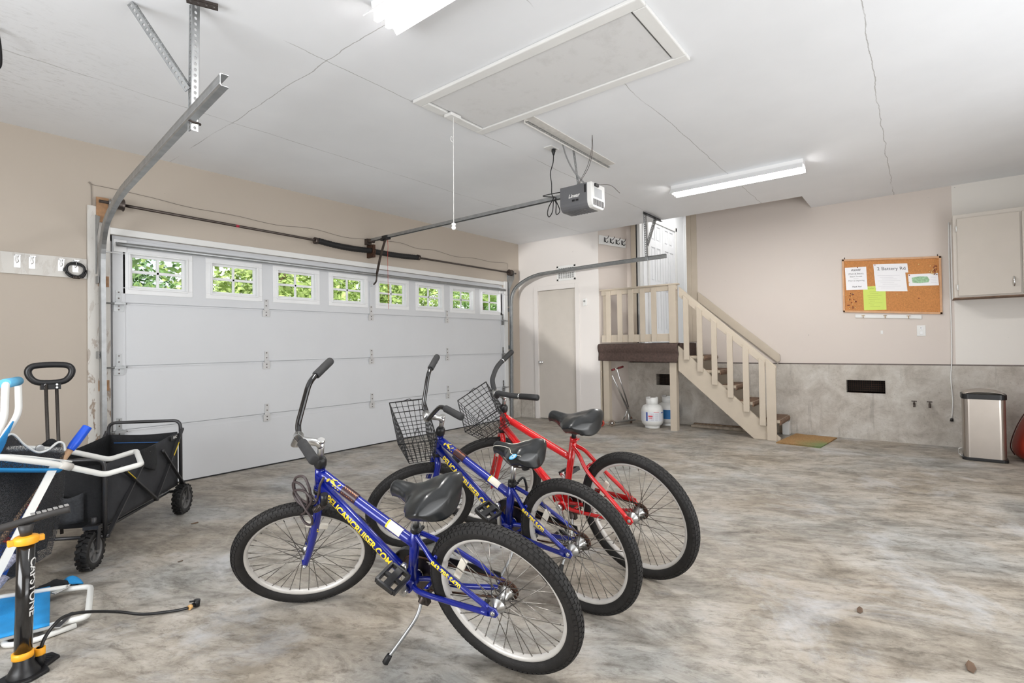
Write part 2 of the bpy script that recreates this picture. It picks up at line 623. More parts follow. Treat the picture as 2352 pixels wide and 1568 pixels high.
b.box(DX0, DX1, .0, .05, -.0, .012)
b.build('weather_strip', m_blk, g)
for z in JZ[1:4]:
    b = MB()
    b.box(DX0, DX1, .02, .05, z-.012, z+.012)
    b.build('joint_seal', m_gdoor, g)
b = MB()
b.box(DX0-.03, DX0+.004, .03, .14, 0, DZ+.04)
b.box(DX1-.004, DX1+.03, .03, .14, 0, DZ+.04)
b.box(DX0-.03, DX1+.03, .03, .14, DZ-.02, DZ+.04)
b.build('door_stop', m_gdoor, g)
for x0, x1 in ((DX0, DX0+.085), (DX1-.085, DX1)):
    b = MB()
    b.box(x0, x1, -.002, .004, .01, DZ-.01)
    b.build('end_stile', m_gdoor, g)
for c in WC:
    b = MB()
    def ring(hw, z0, z1, t, y0, y1):
        b.box(c-hw, c+hw, y0, y1, z0, z0+t)
        b.box(c-hw, c+hw, y0, y1, z1-t, z1)
        b.box(c-hw, c-hw+t, y0, y1, z0+t, z1-t)
        b.box(c+hw-t, c+hw, y0, y1, z0+t, z1-t)
    ring(.262, 1.655, 2.038, .05, -.002, .004)
    ring(.222, 1.692, 2.004, .014, -.012, .045)
    ring(.212, 1.702, 1.996, .026, .030, .050)
    b.box(c-.011, c+.011, .034, .052, 1.72, 1.98)
    b.box(c-.2, c+.2, .034, .052, 1.838, 1.862)
    wf = b.build('window_frame', m_gplast, g, bevel=.003)
    p = MB()
    p.box(c-.205, c+.205, .041, .044, 1.71, 1.99)
    p.build('pane', m_glass, wf)
# hinges along the joints
m_hinge = mat('painted_hinge', (206, 206, 206), .3, .2, var=.03)
def hinge(x, z, end=False):
    b = MB()
    b.box(x-.018, x+.018, -.006, .004, z+.005, z+.10)
    b.box(x-.035, x+.035, -.007, .004, z-.075, z-.008)
    b.box(x-.024, x+.024, -.018, .0, z-.012, z+.006)
    if end:
        s = -1 if x < -3 else 1
        b.cyl((x-s*.05, -.03, z-.01), (x+s*.10, -.03, z-.01), .006, n=8)
        b.box(x-.038, x+.038, -.045, -.004, z-.018, z-.002)
    hg_ = b.build('hinge', m_galv if end else m_hinge, g)
    b = MB()
    for dz in (.085, .035, -.03, -.06):
        b.cyl((x, -.011, z+dz), (x, -.005, z+dz), .0055, n=8)
    b.build('screws', m_dkmet, hg_)
    return hg_
HX = [DX0+.04, DX0+1.26, DX0+2.53, DX0+3.80, DX1-.04]
for z in JZ[1:4]:
    for i, x in enumerate(HX):
        hinge(x, z, i in (0, 4))
# horizontal reinforcing strut across the top
b = MB()
b.tube([(DX0+.02, -.045, 2.055), (DX1-.01, -.045, 2.055)], .017, 12)
b.box(DX0+.02, DX1-.01, -.03, .003, 2.072, 2.078)
b.build('top_strut', m_galv, g)
for x in (DX0+.05, DX1-.06):
    b = MB()
    b.box(x-.045, x+.045, -.012, .003, 2.00, 2.10)
    b.cyl((x-.11 if x < -3 else x+.11, -.03, 1.985), (x, -.03, 1.985), .006, n=8)
    b.build('top_bracket', m_gplast, g, bevel=.004)
b = MB()
b.box(HX[2]-.02, HX[2]+.02, -.01, .004, 1.68, 1.97)
b.box(HX[2]-.012, HX[2]+.012, -.05, .0, 1.915, 1.945)
b.build('opener_bracket', m_gdoor, g)

# ------------------------------------------------------------------ closet door
d = thing('door_2', 'flat beige closet door with round knob beside the garage door', 'door', (0, -.73, 0))
d['kind'] = 'structure'
b = MB()
b.box(.018, .055, -1.083, -.382, .012, 2.035)
b.build('door_leaf', m_beige_d, d, bevel=.002)
b = MB()
b.lathe([(.028, 0), (.028, .006), (.012, .010), (.011, .03), (.024, .036), (.029, .048), (.026, .062), (.012, .068)], (.018, -.425, .90), (-1, 0, 0), 20)
b.build('door_knob', m_satin, d)
for z in (.24, 1.05, 1.85):
    b = MB()
    b.cyl((.012, -1.086, z-.045), (.012, -1.086, z+.045), .007, n=8)
    b.build('hinge', m_beige_d if z < .5 else m_dkmet, d)
b = MB()
b.box(-.018, 0, -.385, -.315, 0, 2.115)
b.box(-.018, 0, -1.155, -1.085, 0, 2.115)
b.box(-.018, 0, -1.085, -.385, 2.042, 2.115)
b.box(0, .12, -.382, -.375, 0, 2.045)
b.box(0, .12, -1.09, -1.083, 0, 2.045)
b.build('door_casing', m_walls, d, bevel=.004)
b = MB()
b.box(.06, .12, -1.083, -.382, 0, 2.045)
b.build('door_backing', m_beige_d, d)
# vent grille
v = thing('air_vent', 'white louvred air return grille high on the wall above the beige closet door', 'vent', (0, -.93, 2.27))
b = MB()
y0, y1, z0, z1 = -1.10, -.76, 2.17, 2.40
for q in ((y0, y1, z0, z0+.028), (y0, y1, z1-.028, z1), (y0, y0+.03, z0, z1), (y1-.03, y1, z0, z1)):
    b.box(-.012, 0, *q)
b.build('frame', m_white, v, bevel=.002)
b = MB()
b.box(-.003, -.001, y0+.02, y1-.02, z0+.02, z1-.02)
b.build('backing', m_dark, v)
b = MB()
for i in range(12):
    z = z0+.032+i*(z1-z0-.064)/11
    b.box(-.010, -.003, y0+.02, y1-.02, z-.004, z+.004)
for i in range(1, 7):
    y = y0+.03+i*(y1-y0-.06)/7
    b.box(-.011, -.003, y-.004, y+.004, z0+.02, z1-.02)
b.build('louvres', m_white, v)
t = thing('doorbell_chime', 'small cream wall control with round dial right of the closet door', 'control', (0, -1.262, 1.81))
b = MB()
b.box(-.028, 0, -1.292, -1.232, 1.755, 1.865)
b.build('housing', m_white, t, bevel=.004)
b = MB()
b.cyl((-.028, -1.262, 1.825), (-.036, -1.262, 1.825), .017, n=18)
b.cyl((-.036, -1.262, 1.825), (-.039, -1.262, 1.825), .008, n=14)
b.build('dial', m_chrome, t)

# ------------------------------------------------------------------ doorway to the house and hall
b = MB()
b.box(XR-.02, XR, -1.79, -1.715, 1.19, 3.3)
b.build('trim_6', m_beige, bevel=.003)['kind'] = 'structure'
b = MB()
b.box(XR-.02, XR, -2.64, -2.575, 1.19, 3.3)
b.box(XR-.012, XR, -2.72, -2.64, 1.19, 3.3)
b.build('trim_7', m_beige, bevel=.003)['kind'] = 'structure'
b = MB()
b.box(XR, XR+WT, -1.80, -1.785, 1.19, 3.3)
b.build('trim_8', m_blk)['kind'] = 'structure'
b = MB()
b.box(XR+.02, XR+WT+.02, -1.845, -1.80, 1.19, 3.3)
b.box(XR+.03, XR+WT+.02, -2.59, -2.575, 1.19, 3.3)
b.build('trim_9', m_white)['kind'] = 'structure'
HZ = 1.17
slab('floor_hall', m_hall, (XR+.12, 4.6, -3.6, -1.3, HZ-.1, HZ))
slab('ceiling_hall', m_hall, (XR+.12, 4.6, -3.6, -1.3, 3.62, 3.7))
slab('wall_hall_left', m_hall, (XR+.12, .93, -1.86, -1.78, HZ, 3.62), (2.10, 2.5, -1.86, -1.78, HZ, 3.62), (.93, 2.10, -1.86, -1.78, 3.16, 3.62), (.90, 2.13, -1.80, -1.74, HZ, 3.2))
slab('wall_hall_right', m_hall, (XR+.12, 4.6, -3.6, -3.52, HZ, 3.62))
slab('wall_hall_end', m_hall, (2.5, 2.6, -1.90, -1.78, HZ, 3.62), (2.5, 2.6, -3.52, -2.6, HZ, 3.62), (2.5, 2.6, -2.6, -1.9, 3.3, 3.62), (4.5, 4.6, -3.52, -1.3, HZ, 3.62), (2.6, 4.6, -1.38, -1.3, HZ, 3.62))
b = MB()
for q in ((.90, .96), (2.07, 2.13)):
    b.box(q[0], q[1], -1.885, -1.858, HZ, 3.19)
b.box(.90, 2.13, -1.885, -1.858, 3.12, 3.19)
b.build('trim_10', m_white, bevel=.004)['kind'] = 'structure'
b = MB()
b.box(2.47, 2.5, -1.97, -1.90, HZ, 3.3)
b.build('trim_11', m_white, bevel=.004)['kind'] = 'structure'
m_panel_door = mat('white_panel_door_paint', (232, 233, 235), .45, var=.01)  # slightly greyer white than the hall walls
for k, (xa, xb) in enumerate(((.965, 1.51), (1.52, 2.065))):
    b = MB()
    zz = [HZ+.02, HZ+.22, HZ+.88, HZ+1.00, HZ+1.55, HZ+1.66, HZ+1.90, 3.115]
    wd = xb-xa
    xc = [xa, xa+wd*.16, xa+wd*.45, xa+wd*.55, xa+wd*.84, xb]
    b.box(xa, xb, -1.855, -1.83, zz[0], zz[-1])
    for i in (0, 2, 4):
        b.box(xc[i], xc[i+1], -1.868, -1.855, zz[0], zz[-1])
    for i in (0, 2, 4, 6):
        b.box(xa+.002, xb-.002, -1.8672, -1.854, zz[i]+.001, zz[i+1])
    for i in (1, 3):
        for j in (1, 3, 5):
            b.box(xc[i]+.03, xc[i+1]-.03, -1.864, -1.854, zz[j]+.03, zz[j+1]-.03)
    b.build('door_%d' % (3+k), m_panel_door)['kind'] = 'structure'
b = MB()
b.prism([(2.6, -2.05, 2.60), (2.6, -1.95, 2.72), (2.6, -1.9, 2.72), (2.6, -1.9, 2.60)], (.12, 0, 0))
tag(b.build('wall_shelf', mat('grey_shelf_paint', (150, 150, 150), .5)), 'small grey shelf bracket glimpsed deep in the white hallway', 'shelf')

# ------------------------------------------------------------------ landing, railing and stairs
LZ = 1.17
L = thing('landing', 'beige timber landing platform with brown carpet edge under the house doorway', 'landing', (.3, -2.1, 0))
b = MB()
b.box(.0, XR-.005, -2.64, -1.52, LZ-.20, LZ-.02)
b.build('deck', m_beige, L, bevel=.003)
b = MB()
b.box(-.03, XR-.005, -2.66, -1.50, LZ-.02, LZ+.005)
b.build('carpet', m_carpet, L)
for y0 in (-1.63, -2.63):
    b = MB()
    b.box(.0, .09, y0, y0+.09, 0, LZ-.19)
    b.build('post', m_beige, L, bevel=.003)
b = MB()
b.box(.0, .05, -1.512, -1.496, 0, LZ-.19)
b.build('side_batten', m_beige, L)
# carpet drape hanging over the front edge with a soft fold
prof = [(.05, LZ+.006), (-.02, LZ+.006), (-.052, LZ-.015), (-.058, LZ-.05), (-.047, LZ-.09), (-.030, LZ-.12), (-.030, LZ-.15), (-.036, LZ-.19), (-.034, LZ-.235)]
def drape(u, v):
    y = -1.485+(-2.675+1.485)*u
    k = v*(len(prof)-1)
    i = min(int(k), len(prof)-2)
    t = k-i
    x = prof[i][0]*(1-t)+prof[i+1][0]*t
    z = prof[i][1]*(1-t)+prof[i+1][1]*t
    x += .006*math.sin(u*9+v*3)*v
    z -= .02*v*(u > .0)*u
    return (x-.002, y+.012*v*math.sin(v*8)*(u > .95), z)
b = MB()
b.grid(drape, 40, 24)
b.build('carpet_drape', m_carpet, L, solid=.008)
# railing
Rl = thing('landing_railing', 'beige wooden balustrade with flat balusters along the landing edge', 'railing', (0, -2.08, LZ))
RX0, RX1 = -.012, .03
b = MB()
b.box(RX0, RX1, -2.66, -1.535, 1.885, 1.955)
b.box(RX0-.02, RX1+.03, -2.68, -1.515, 1.955, 1.975)
b.build('top_rail', m_beige, Rl, bevel=.003)
b = MB()
b.box(RX0, RX1, -2.62, -1.535, LZ+.03, LZ+.135)
b.build('bottom_rail', m_beige, Rl, bevel=.003)
ys = [-1.625-.165*i for i in range(6)]
ys = [-1.655, -1.835, -2.005, -2.18, -2.345]
for y in ys:
    b = MB()
    b.box(RX0-.022, RX0, y-.036, y+.036, LZ+.03, 1.94)
    b.build('baluster', m_beige, Rl, bevel=.002)
b = MB()
b.box(RX1, RX1+.03, -1.60, -1.54, LZ+.03, 1.9)
b.build('end_batten', m_beige, Rl)
b = MB()
b.box(-.032, .055, -2.65, -2.555, LZ+.008, 1.955)
b.build('post', m_beige, Rl, bevel=.003)
# staircase
S = thing('staircase', 'beige open tread stairs with brown carpeted steps down from the landing', 'stairs', (.3, -3.3, 0))
def stringer(x0, x1):
    b = MB()
    b.prism([(x0, -2.662, 1.14), (x0, -3.873, .03), (x0, -3.873, 0), (x0, -3.58, 0), (x0, -2.662, .81)], (x1-x0, 0, 0))
    return b.build('stringer', m_beige, S, bevel=.002)
stringer(0, .04)
stringer(.60, .635)
TR = [(-2.915, 1.005), (-3.11, .822), (-3.303, .635), (-3.493, .440), (-3.79, .238)]
for i, (y, z) in enumerate(TR):
    b = MB()
    b.box(.04, .60, y-.07, y+.115, z-.035, z)
    b.build('tread', m_beige, S)
    b = MB()
    pr = [(y+.115, z+.003), (y-.05, z+.006), (y-.078, z-.004), (y-.088, z-.03), (y-.078, z-.060), (y-.062, z-.066), (y-.066, z-.036), (y+.115, z-.03)]
    b.prism([(.042, p[0], p[1]) for p in pr], (.555, 0, 0))
    b.build('tread_carpet', m_carpet2, S, bevel=.006)
b = MB()
b.box(.04, .60, -2.70, -2.668, 1.0, LZ)
b.build('riser_carpet', m_carpet, S)
b = MB()
b.box(.50, .60, -3.875, -3.80, 0, .17)
b.build('foot_block', m_white, S)
# stair railing, fixed to the outer face of the stringer
R2 = thing('stair_railing', 'beige sloping stair balustrade with handrail and newel post at the stairs', 'railing', (-.02, -3.3, 0))
def railz(y):
    return 1.95-(-2.65-y)*.905
b = MB()
ya, yb = -2.69, -3.84
b.prism([(-.014, ya, railz(ya)+.01), (-.014, yb, railz(yb)+.01), (-.014, yb, railz(yb)-.10), (-.014, ya, railz(ya)-.12)], (.045, 0, 0))
b.build('handrail', m_beige, R2, bevel=.003)
for y, zb in ((-2.785, .956), (-2.958, .80), (-3.138, .64), (-3.326, .485), (-3.51, .323), (-3.69, .17)):
    zt = railz(y)-.05
    b = MB()
    b.prism([(-.036, y+.034, zt+.028), (-.036, y-.034, zt-.033), (-.036, y-.034, zb), (-.036, y+.034, zb)], (.0215, 0, 0))
    b.build('baluster', m_beige, R2, bevel=.002)
b = MB()
b.prism([(-.032, -3.735, railz(-3.735)), (-.032, -3.838, railz(-3.838)-.01), (-.032, -3.838, 0), (-.032, -3.735, 0)], (.030, 0, 0))
b.build('newel_post', m_beige, R2, bevel=.003)
W_ = thing('wall_handrail', 'beige sloping board handrail fixed along the wall above the stairs', 'handrail', (XR, -3.2, 1.4))
def wz(y):
    return 1.975-(-2.645-y)*.864
b = MB()
b.prism([(XR-.04, -2.73, wz(-2.73)), (XR-.04, -3.765, wz(-3.765)), (XR-.04, -3.765, wz(-3.765)-.08), (XR-.04, -3.735, wz(-3.735)-.125), (XR-.04, -2.73, wz(-2.73)-.14)], (.025, 0, 0))
b.build('board', m_beige, W_, bevel=.003)
b = MB()
b.prism([(XR-.015, -2.73, wz(-2.73)-.01), (XR-.015, -3.75, wz(-3.75)-.01), (XR-.015, -3.74, wz(-3.74)-.145), (XR-.015, -2.73, wz(-2.73)-.165)], (.014, 0, 0))
b.build('backing_board', m_beige_d, W_)
# coat hooks on the recess wall
hk = thing('coat_hook_rail', 'white board with four dark coat hooks high in the stair recess', 'hook rail', (.33, -1.57, 2.72))
def rec(x, off=0):
    return -1.49-.175*x/(XR+.14)-off
b = MB()
b.prism([(.01, rec(.01, .002), 2.66), (.60, rec(.60, .002), 2.66), (.60, rec(.60, .02), 2.66), (.01, rec(.01, .02), 2.66)], (0, 0, .13))
b.build('board', m_white, hk, bevel=.002)
for x in (.12, .25, .38, .51):
    b = MB()
    y = rec(x, .02)
    b.tube(spline([(x, y, 2.745), (x, y-.03, 2.74), (x, y-.055, 2.755), (x, y-.07, 2.785)], 5), .005, 8)
    b.tube(spline([(x, y-.01, 2.72), (x, y-.03, 2.685), (x, y-.05, 2.69), (x, y-.052, 2.71)], 5), .005, 8)
    b.box(x-.012, x+.012, y-.006, y, 2.70, 2.765)
    b.build('hook', m_blkp, hk)

# ------------------------------------------------------------------ bicycles
m_blue = mat('royal_blue_metallic_enamel', (5, 26, 132), .25, .1, var=.05, coat=.5)
m_blue2 = mat('royal_blue_enamel_middle', (4, 28, 130), .25, .1, var=.05, coat=.5)
m_red = mat('bright_red_enamel', (208, 14, 20), .22, .0, var=.04, coat=1)
m_tyre = mat('tyre_rubber', (25, 23, 22), .7, var=.35, scale=26, bump=.2, bscale=200)
m_rim = mat('dull_alloy_rim', (212, 209, 204), .38, .25, var=.08, scale=14)
m_spoke = mat('spoke_steel', (140, 136, 130), .35, 1, var=.1)
m_rust = mat('rusty_hub_steel', (84, 60, 48), .6, .6, var=.5, scale=60)
m_saddle = mat('black_saddle_vinyl', (17, 20, 22), .34, var=.10, scale=12, coat=.3)
m_yel = mat('yellow_lettering', (243, 214, 45), .4, var=.02)
m_foam = mat('black_grip_foam', (42, 42, 43), .8, var=.15, scale=60)
m_sticker = mat('white_sticker', (232, 226, 212), .5, var=.02)
m_orange = mat('orange_palm_decal', (226, 128, 50), .4, var=.2)
m_wire = mat('black_basket_wire', (26, 26, 27), .4, .3, var=.1)
m_guard = mat('dark_chain_guard', (30, 30, 32), .35, .3, var=.1)
RAKE = .045
def bike_matrix(X, Y, th, ph, pi):
    u = Vector((math.cos(th), math.sin(th), 0))
    v0 = Vector((-math.sin(th), math.cos(th), 0))
    z = Vector((0, 0, 1))
    ww = z*math.cos(ph)+v0*math.sin(ph)
    v = v0*math.cos(ph)-z*math.sin(ph)
    u, ww = u*math.cos(pi)+ww*math.sin(pi), ww*math.cos(pi)-u*math.sin(pi)
    M = Matrix.Identity(4)
    for i in range(3):
        M[i][0], M[i][1], M[i][2] = u[i], v[i], ww[i]
    return Matrix.Translation((X, Y, 0)) @ M
def wheel(B, M, c, E, R, TR, name, rear, lab):
    """c centre, E=(fwd, up, left) axes in the bicycle's frame"""
    def P(r, a, h=0):
        return c+E[0]*(r*math.cos(a))+E[1]*(r*math.sin(a))+E[2]*h
    W = Matrix.Identity(4)
    for i in range(3):
        W[i][0], W[i][1], W[i][2], W[i][3] = E[0][i], E[1][i], E[2][i], c[i]
    Rr = R-2*TR+.006
    b = MB()
    hw = .0135
    prof = [(Rr+.001, -hw), (Rr-.012, -hw), (Rr-.020, -.006), (Rr-.020, .006), (Rr-.012, hw), (Rr+.001, hw), (Rr-.004, 0)]
    b.lathe([(r, h) for r, h in prof], (0, 0, 0), (0, 0, 1), 96, closed=True)
    rim = b.build(name, m_rim, B, M=M @ W)
    b = MB()
    n = 14
    b.lathe([(R-.003-TR+TR*math.cos(2*PI*k/n), (TR)*math.sin(2*PI*k/n)) for k in range(n)], (0, 0, 0), (0, 0, 1), 120, closed=True)
    # tread blocks
    T = 84
    for i in range(T):
        for row, ang in enumerate((-62, -34, -11, 11, 34, 62)):
            a0 = 2*PI*(i+(.5 if row % 2 else 0))/T
            an = math.radians(ang)
            da = 2*PI/T*.36
            dn = math.radians(10)
            vs = []
            for rr_ in (TR-.001, TR+.0022):
                for sa in (-1, 1):
                    for sn in (-1, 1):
                        q = R-.003-TR+rr_*math.cos(an+sn*dn)
                        aa = a0+sa*da
                        vs.append((q*math.cos(aa), q*math.sin(aa), rr_*math.sin(an+sn*dn)))
            b.add(vs, [(4, 5, 7, 6), (0, 1, 5, 4), (2, 6, 7, 3), (0, 4, 6, 2), (1, 3, 7, 5)])
    b.build('tyre', m_tyre, rim, M=M @ W)
    b = MB()
    NS = 36
    fl = .030 if rear else .022
    hr = .024 if rear else .017
    for k in range(NS):
        a = 2*PI*k/NS
        side = 1 if k % 2 else -1
        tw = (1 if (k//2) % 2 else -1)*math.radians(68)
        p0 = (hr*math.cos(a+tw), hr*math.sin(a+tw), side*fl)
        p1 = ((Rr-.018)*math.cos(a), (Rr-.018)*math.sin(a), side*.003)
        b.cyl(p0, p1, .0017, n=5)
        q = ((Rr-.034)*math.cos(a), (Rr-.034)*math.sin(a), side*.0035)
        b.cyl(q, p1, .0023, n=5)
    b.build('spokes', m_spoke, rim, M=M @ W)
    b = MB()
    hub = .019 if rear else .013
    b.lathe([(.008, -.055), (.013, -.045), (hr+.006, -fl-.003), (hr+.006, -fl+.001), (hub, -fl+.006), (hub*.85, 0), (hub, fl-.006), (hr+.006, fl-.001), (hr+.006, fl+.003), (.013, .045), (.008, .055)], (0, 0, 0), (0, 0, 1), 20)
    b.cyl((0, 0, -.075), (0, 0, .075), .005, n=8)
    b.cyl((0, 0, .062), (0, 0, .072), .009, n=6)
    b.cyl((0, 0, -.072), (0, 0, -.062), .009, n=6)
    b.build('hub', m_chrome, rim, M=M @ W)
    if rear:
        b = MB()
        pr = []
        for k in range(36):
            a = 2*PI*k/36
            pr.append(((.036+(.003 if k % 2 else -.001))*math.cos(a), (.036+(.003 if k % 2 else -.001))*math.sin(a), -.042))
        b.prism(pr, (0, 0, .004))
        b.build('sprocket', m_rust, rim, M=M @ W)
    # spoke reflector
    b = MB()
    a = .55 if rear else 2.2
    rm = Rr-.075
    Mx = Matrix.Rotation(a, 4, 'Z')
    b.box(rm-.014, rm+.014, -.048, .048, -.004, .008, Mx)
    b.build('reflector', m_sticker, rim, M=M @ W, bevel=.003)
    return rim
def bicycle(name, label, pose, de, R, D, mf, red=False, lettering=True, basket=False, kick=True, crank_a=60, saddle='big', gst=None):
    uh, wh, a, bbu, bbw, stu, stw, tst, tg, fg, lg, nu, nw, ru, rw_, rv = D
    TR = .0278
    M = bike_matrix(*pose)
    B = thing(name, label, 'bicycle', (pose[0], pose[1], 0))
    s = Vector((math.cos(a), 0, -math.sin(a)))
    nn = Vector((math.sin(a), 0, math.cos(a)))
    head = Vector((uh, 0, wh))
    Q = Matrix.Rotation(de, 3, -s)
    def st(t, f, l):
        return head-s*t+Q @ (nn*f+Vector((0, l, 0)))
    Ls = (wh+RAKE*math.cos(a)-R)/math.sin(a)
    fa = st(-Ls, RAKE, 0)
    fE = [Q @ Vector((1, 0, 0)), Q @ Vector((0, 0, 1)), Q @ Vector((0, 1, 0))]
    ra = Vector((0, 0, R))
    bb = Vector((bbu, 0, bbw))
    stt = Vector((stu, 0, stw))
    hb = head+s*.125          # bottom of the head tube
    # ---- frame
    f = MB()
    f.tube([head+s*.004, hb], .0195, 20)
    f.tube([head+s*.0, head+s*.012], .0215, 20)
    f.tube([hb-s*.012, hb], .0215, 20)
    f.tube([bb, stt], .0188, 18)
    jt = bb+(stt-bb)*.72
    top0 = head+s*.035
    f.tube(spline([top0, top0+(jt-top0)*.5+Vector((0, 0, -.004)), jt], 8), .0203, 18)
    dn0 = head+s*.095
    dn1 = bb+Vector((.0, 0, .006))
    f.tube([dn0, dn0+(dn1-dn0)*.5, dn1], .0223, 20)
    f.tube([bb+Vector((0, -.037, 0)), bb+Vector((0, .037, 0))], .024, 20)
    ss = stt+(bb-stt)*.10
    for sg in (1, -1):
        up_ = ra+Vector((0, sg*.062, 0))
        stay = [ss+Vector((-.008, sg*.010, 0)), ss+Vector((-.06, sg*.030, -.035)), ss+(up_-ss)*.34+Vector((0, sg*.028, -.004)), ss+(up_-ss)*.7+Vector((0, sg*.016, .0)), up_+Vector((.018, 0, .014))]
        f.tube(spline(stay, 6), .0095 if not red else .0105, 12)
        ch = [bb+Vector((-.012, sg*.018, 0)), bb+Vector((-.07, sg*.036, -.004)), bb+(up_-bb)*.5+Vector((0, sg*.010, -.018)), up_+Vector((.02, 0, -.010))]
        f.tube(spline(ch, 6), .0105, 12)
        f.prism([up_+Vector((.040, -.0025, -.022)), up_+Vector((.052, -.0025, .004)), up_+Vector((.026, -.0025, .024)), up_+Vector((-.012, -.0025, .014)), up_+Vector((-.020, -.0025, -.004)), up_+Vector((-.006, -.0025, -.020))], (0, .005, 0))
    mid = ss+(ra-ss)*.30
    f.tube([mid+Vector((0, -.036, 0)), mid+Vector((.004, 0, .004)), mid+Vector((0, .036, 0))], .008, 10)
    mid = bb+Vector((-.075, 0, -.008))
    f.tube([mid+Vector((0, -.036, 0)), mid+Vector((0, .036, 0))], .008, 10)
    fr = f.build('frame', mf, B, M=M)
    # ---- lettering and decals on the left side
    nv = Vector((0, 1, 0))
    dd = (dn1-dn0).normalized()
    td = (jt-top0).normalized()
    tilt = (nv+dd.cross(nv)*-.12)
    if lettering:
        LL = (dn1-dn0).length
        text_tube('web_lettering', 'PELICANCRUISER.COM', .0375, dn0+dd*(.055*LL/.45), dd, nv+nv.cross(dd)*.22, .0223, m_yel, fr, shear=.0, bold=.0012, xs=LL*.80/(.0375*11.9), M=M)
        sd_ = (ra+Vector((0, .062, 0))-ss)
        p0 = ss+sd_*.30+Vector((0, .0300, -.002))
        d2 = (ss+sd_*.75+Vector((0, .014, 0))-p0)
        text_tube('phone_lettering', '843.785.5470', .024, p0, d2, nv+Vector((0, 0, .25)), .0100, m_yel, fr, bold=.0008, xs=d2.length*.95/(.024*6.7), M=M)
        u_t = nv.cross(td)
        nt_ = (nv*.8+u_t*.6).normalized()
        # bird emblem of loose yellow strokes, then the dark palm band
        b = MB()
        def patch(pts, r=.0213, base=.055):
            vs = []
            for x, an in pts:
                A = math.radians(an)
                vs.append(top0+td*(base+x)+(nv*math.cos(A)+u_t*math.sin(A))*r)
            b.add(vs, [tuple(range(len(vs)))])
        patch([(0, 10), (.008, 20), (.012, 45), (.006, 60), (.0, 40)])
        patch([(.010, 55), (.030, 62), (.040, 45), (.050, 38), (.046, 25), (.030, 30), (.020, 40)])
        patch([(.016, 70), (.036, 95), (.040, 88), (.026, 66)])
        patch([(.052, 50), (.060, 75), (.064, 70), (.057, 45)])
        patch([(.030, 12), (.036, 22), (.042, 20), (.036, 8)])
        patch([(.044, 10), (.050, 22), (.056, 20), (.050, 6)])
        patch([(.058, 8), (.062, 20), (.068, 18), (.063, 6)])
        b.build('bird_emblem', m_yel, fr, M=M)
        def band(x0, x1, a0, a1, r, nm, mm, nseg=10, base=.055):
            q = MB()
            vs, fs = [], []
            for i in range(nseg+1):
                A = math.radians(a0+(a1-a0)*i/nseg)
                for x in (x0, x1):
                    vs.append(top0+td*(base+x)+(nv*math.cos(A)+u_t*math.sin(A))*r)
            for i in range(nseg):
                fs.append((2*i, 2*i+1, 2*i+3, 2*i+2))
            q.add(vs, fs, True)
            return q
        band(.075, .150, -50, 150, .0211, '', None).build('sunset_band', mat('dark_maroon_decal', (52, 24, 30), .35), fr, M=M)
        q = MB()
        for k in range(7):
            x = .082+k*.009
            for j in range(2):
                A0 = 10+j*3
                vs = []
                for x_, an in ((x, A0), (x+.0018, A0), (x+.006, A0+62), (x+.0042, A0+62)):
                    A = math.radians(an)
                    vs.append(top0+td*(.055+x_)+(nv*math.cos(A)+u_t*math.sin(A))*.0216)
            q.add(vs, [(0, 1, 2, 3)])
            for da in (-.005, .004):
                vs = []
                for x_, an in ((x+.005, A0+60), (x+.005+da, A0+72), (x+.006+da, A0+78), (x+.0062, A0+64)):
                    A = math.radians(an)
                    vs.append(top0+td*(.055+x_)+(nv*math.cos(A)+u_t*math.sin(A))*.0216)
                q.add(vs, [(0, 1, 2, 3)])
        q.build('palm_strokes', m_orange, fr, M=M)
        Lt = (jt-top0).length-.055
        band(Lt*.72, Lt*.72+.062, 0, 100, .0211, '', None).build('safety_sticker', m_sticker, fr, M=M)
        band(Lt*.72-.008, Lt*.72, 0, 100, .0212, '', None).build('sticker_edge', m_yel, fr, M=M)
    if red:
        b = MB()
        u_t = nv.cross(td)
        for (x0, x1, A0, A1) in ((.10, .40, 58, 62), (-.01, .02, 0, 90)):
            vs = [top0+td*(.055+x)+(nv*math.cos(math.radians(A))+u_t*math.sin(math.radians(A)))*.0211 for x, A in ((x0, A0), (x1, A0), (x1, A1), (x0, A1))]
            b.add(vs, [(0, 1, 2, 3)])
        b.build('white_stripe', m_sticker, fr, M=M)
        text_tube('frame_lettering', 'OXFORD', .03, dn0+dd*.17, dd, nv+nv.cross(dd)*.3, .0195, mat('faded_decal', (226, 110, 104), .4), fr, shear=.3, xs=1.25, M=M) if False else None
        b = MB()
        for k in range(5):
            x = .20+k*.018
            vs = [dn0+dd*x_+(nv*math.cos(math.radians(A))-dd.cross(nv)*math.sin(math.radians(A)))*.0228 for x_, A in ((x, -10), (x+.003, -10), (x+.012, 40), (x+.009, 40))]
            b.add(vs, [(0, 1, 2, 3)])
        b.build('faded_decal', mat('faded_decal', (232, 120, 112), .4), fr, M=M)
    # ---- headset, fork, stem
    b = MB()
    b.lathe([(.016, .040), (.021, .034), (.0245, .024), (.0245, .004), (.022, -.004)], head, tuple(-s), 20)
    b.build('headset', m_blkp, B, M=M)
    b = MB()
    b.lathe([(.022, -.004), (.0235, .006), (.0235, .016), (.019, .022)], hb, tuple(s), 20)
    b.build('lower_headset_cup', m_blkp, B, M=M)
    fk = MB()
    crown = hb+s*.030
    fk.tube([hb+s*.012, crown+s*.006], .019, 16)
    Yax = Q @ Vector((0, 1, 0))
    fwd = Q @ nn
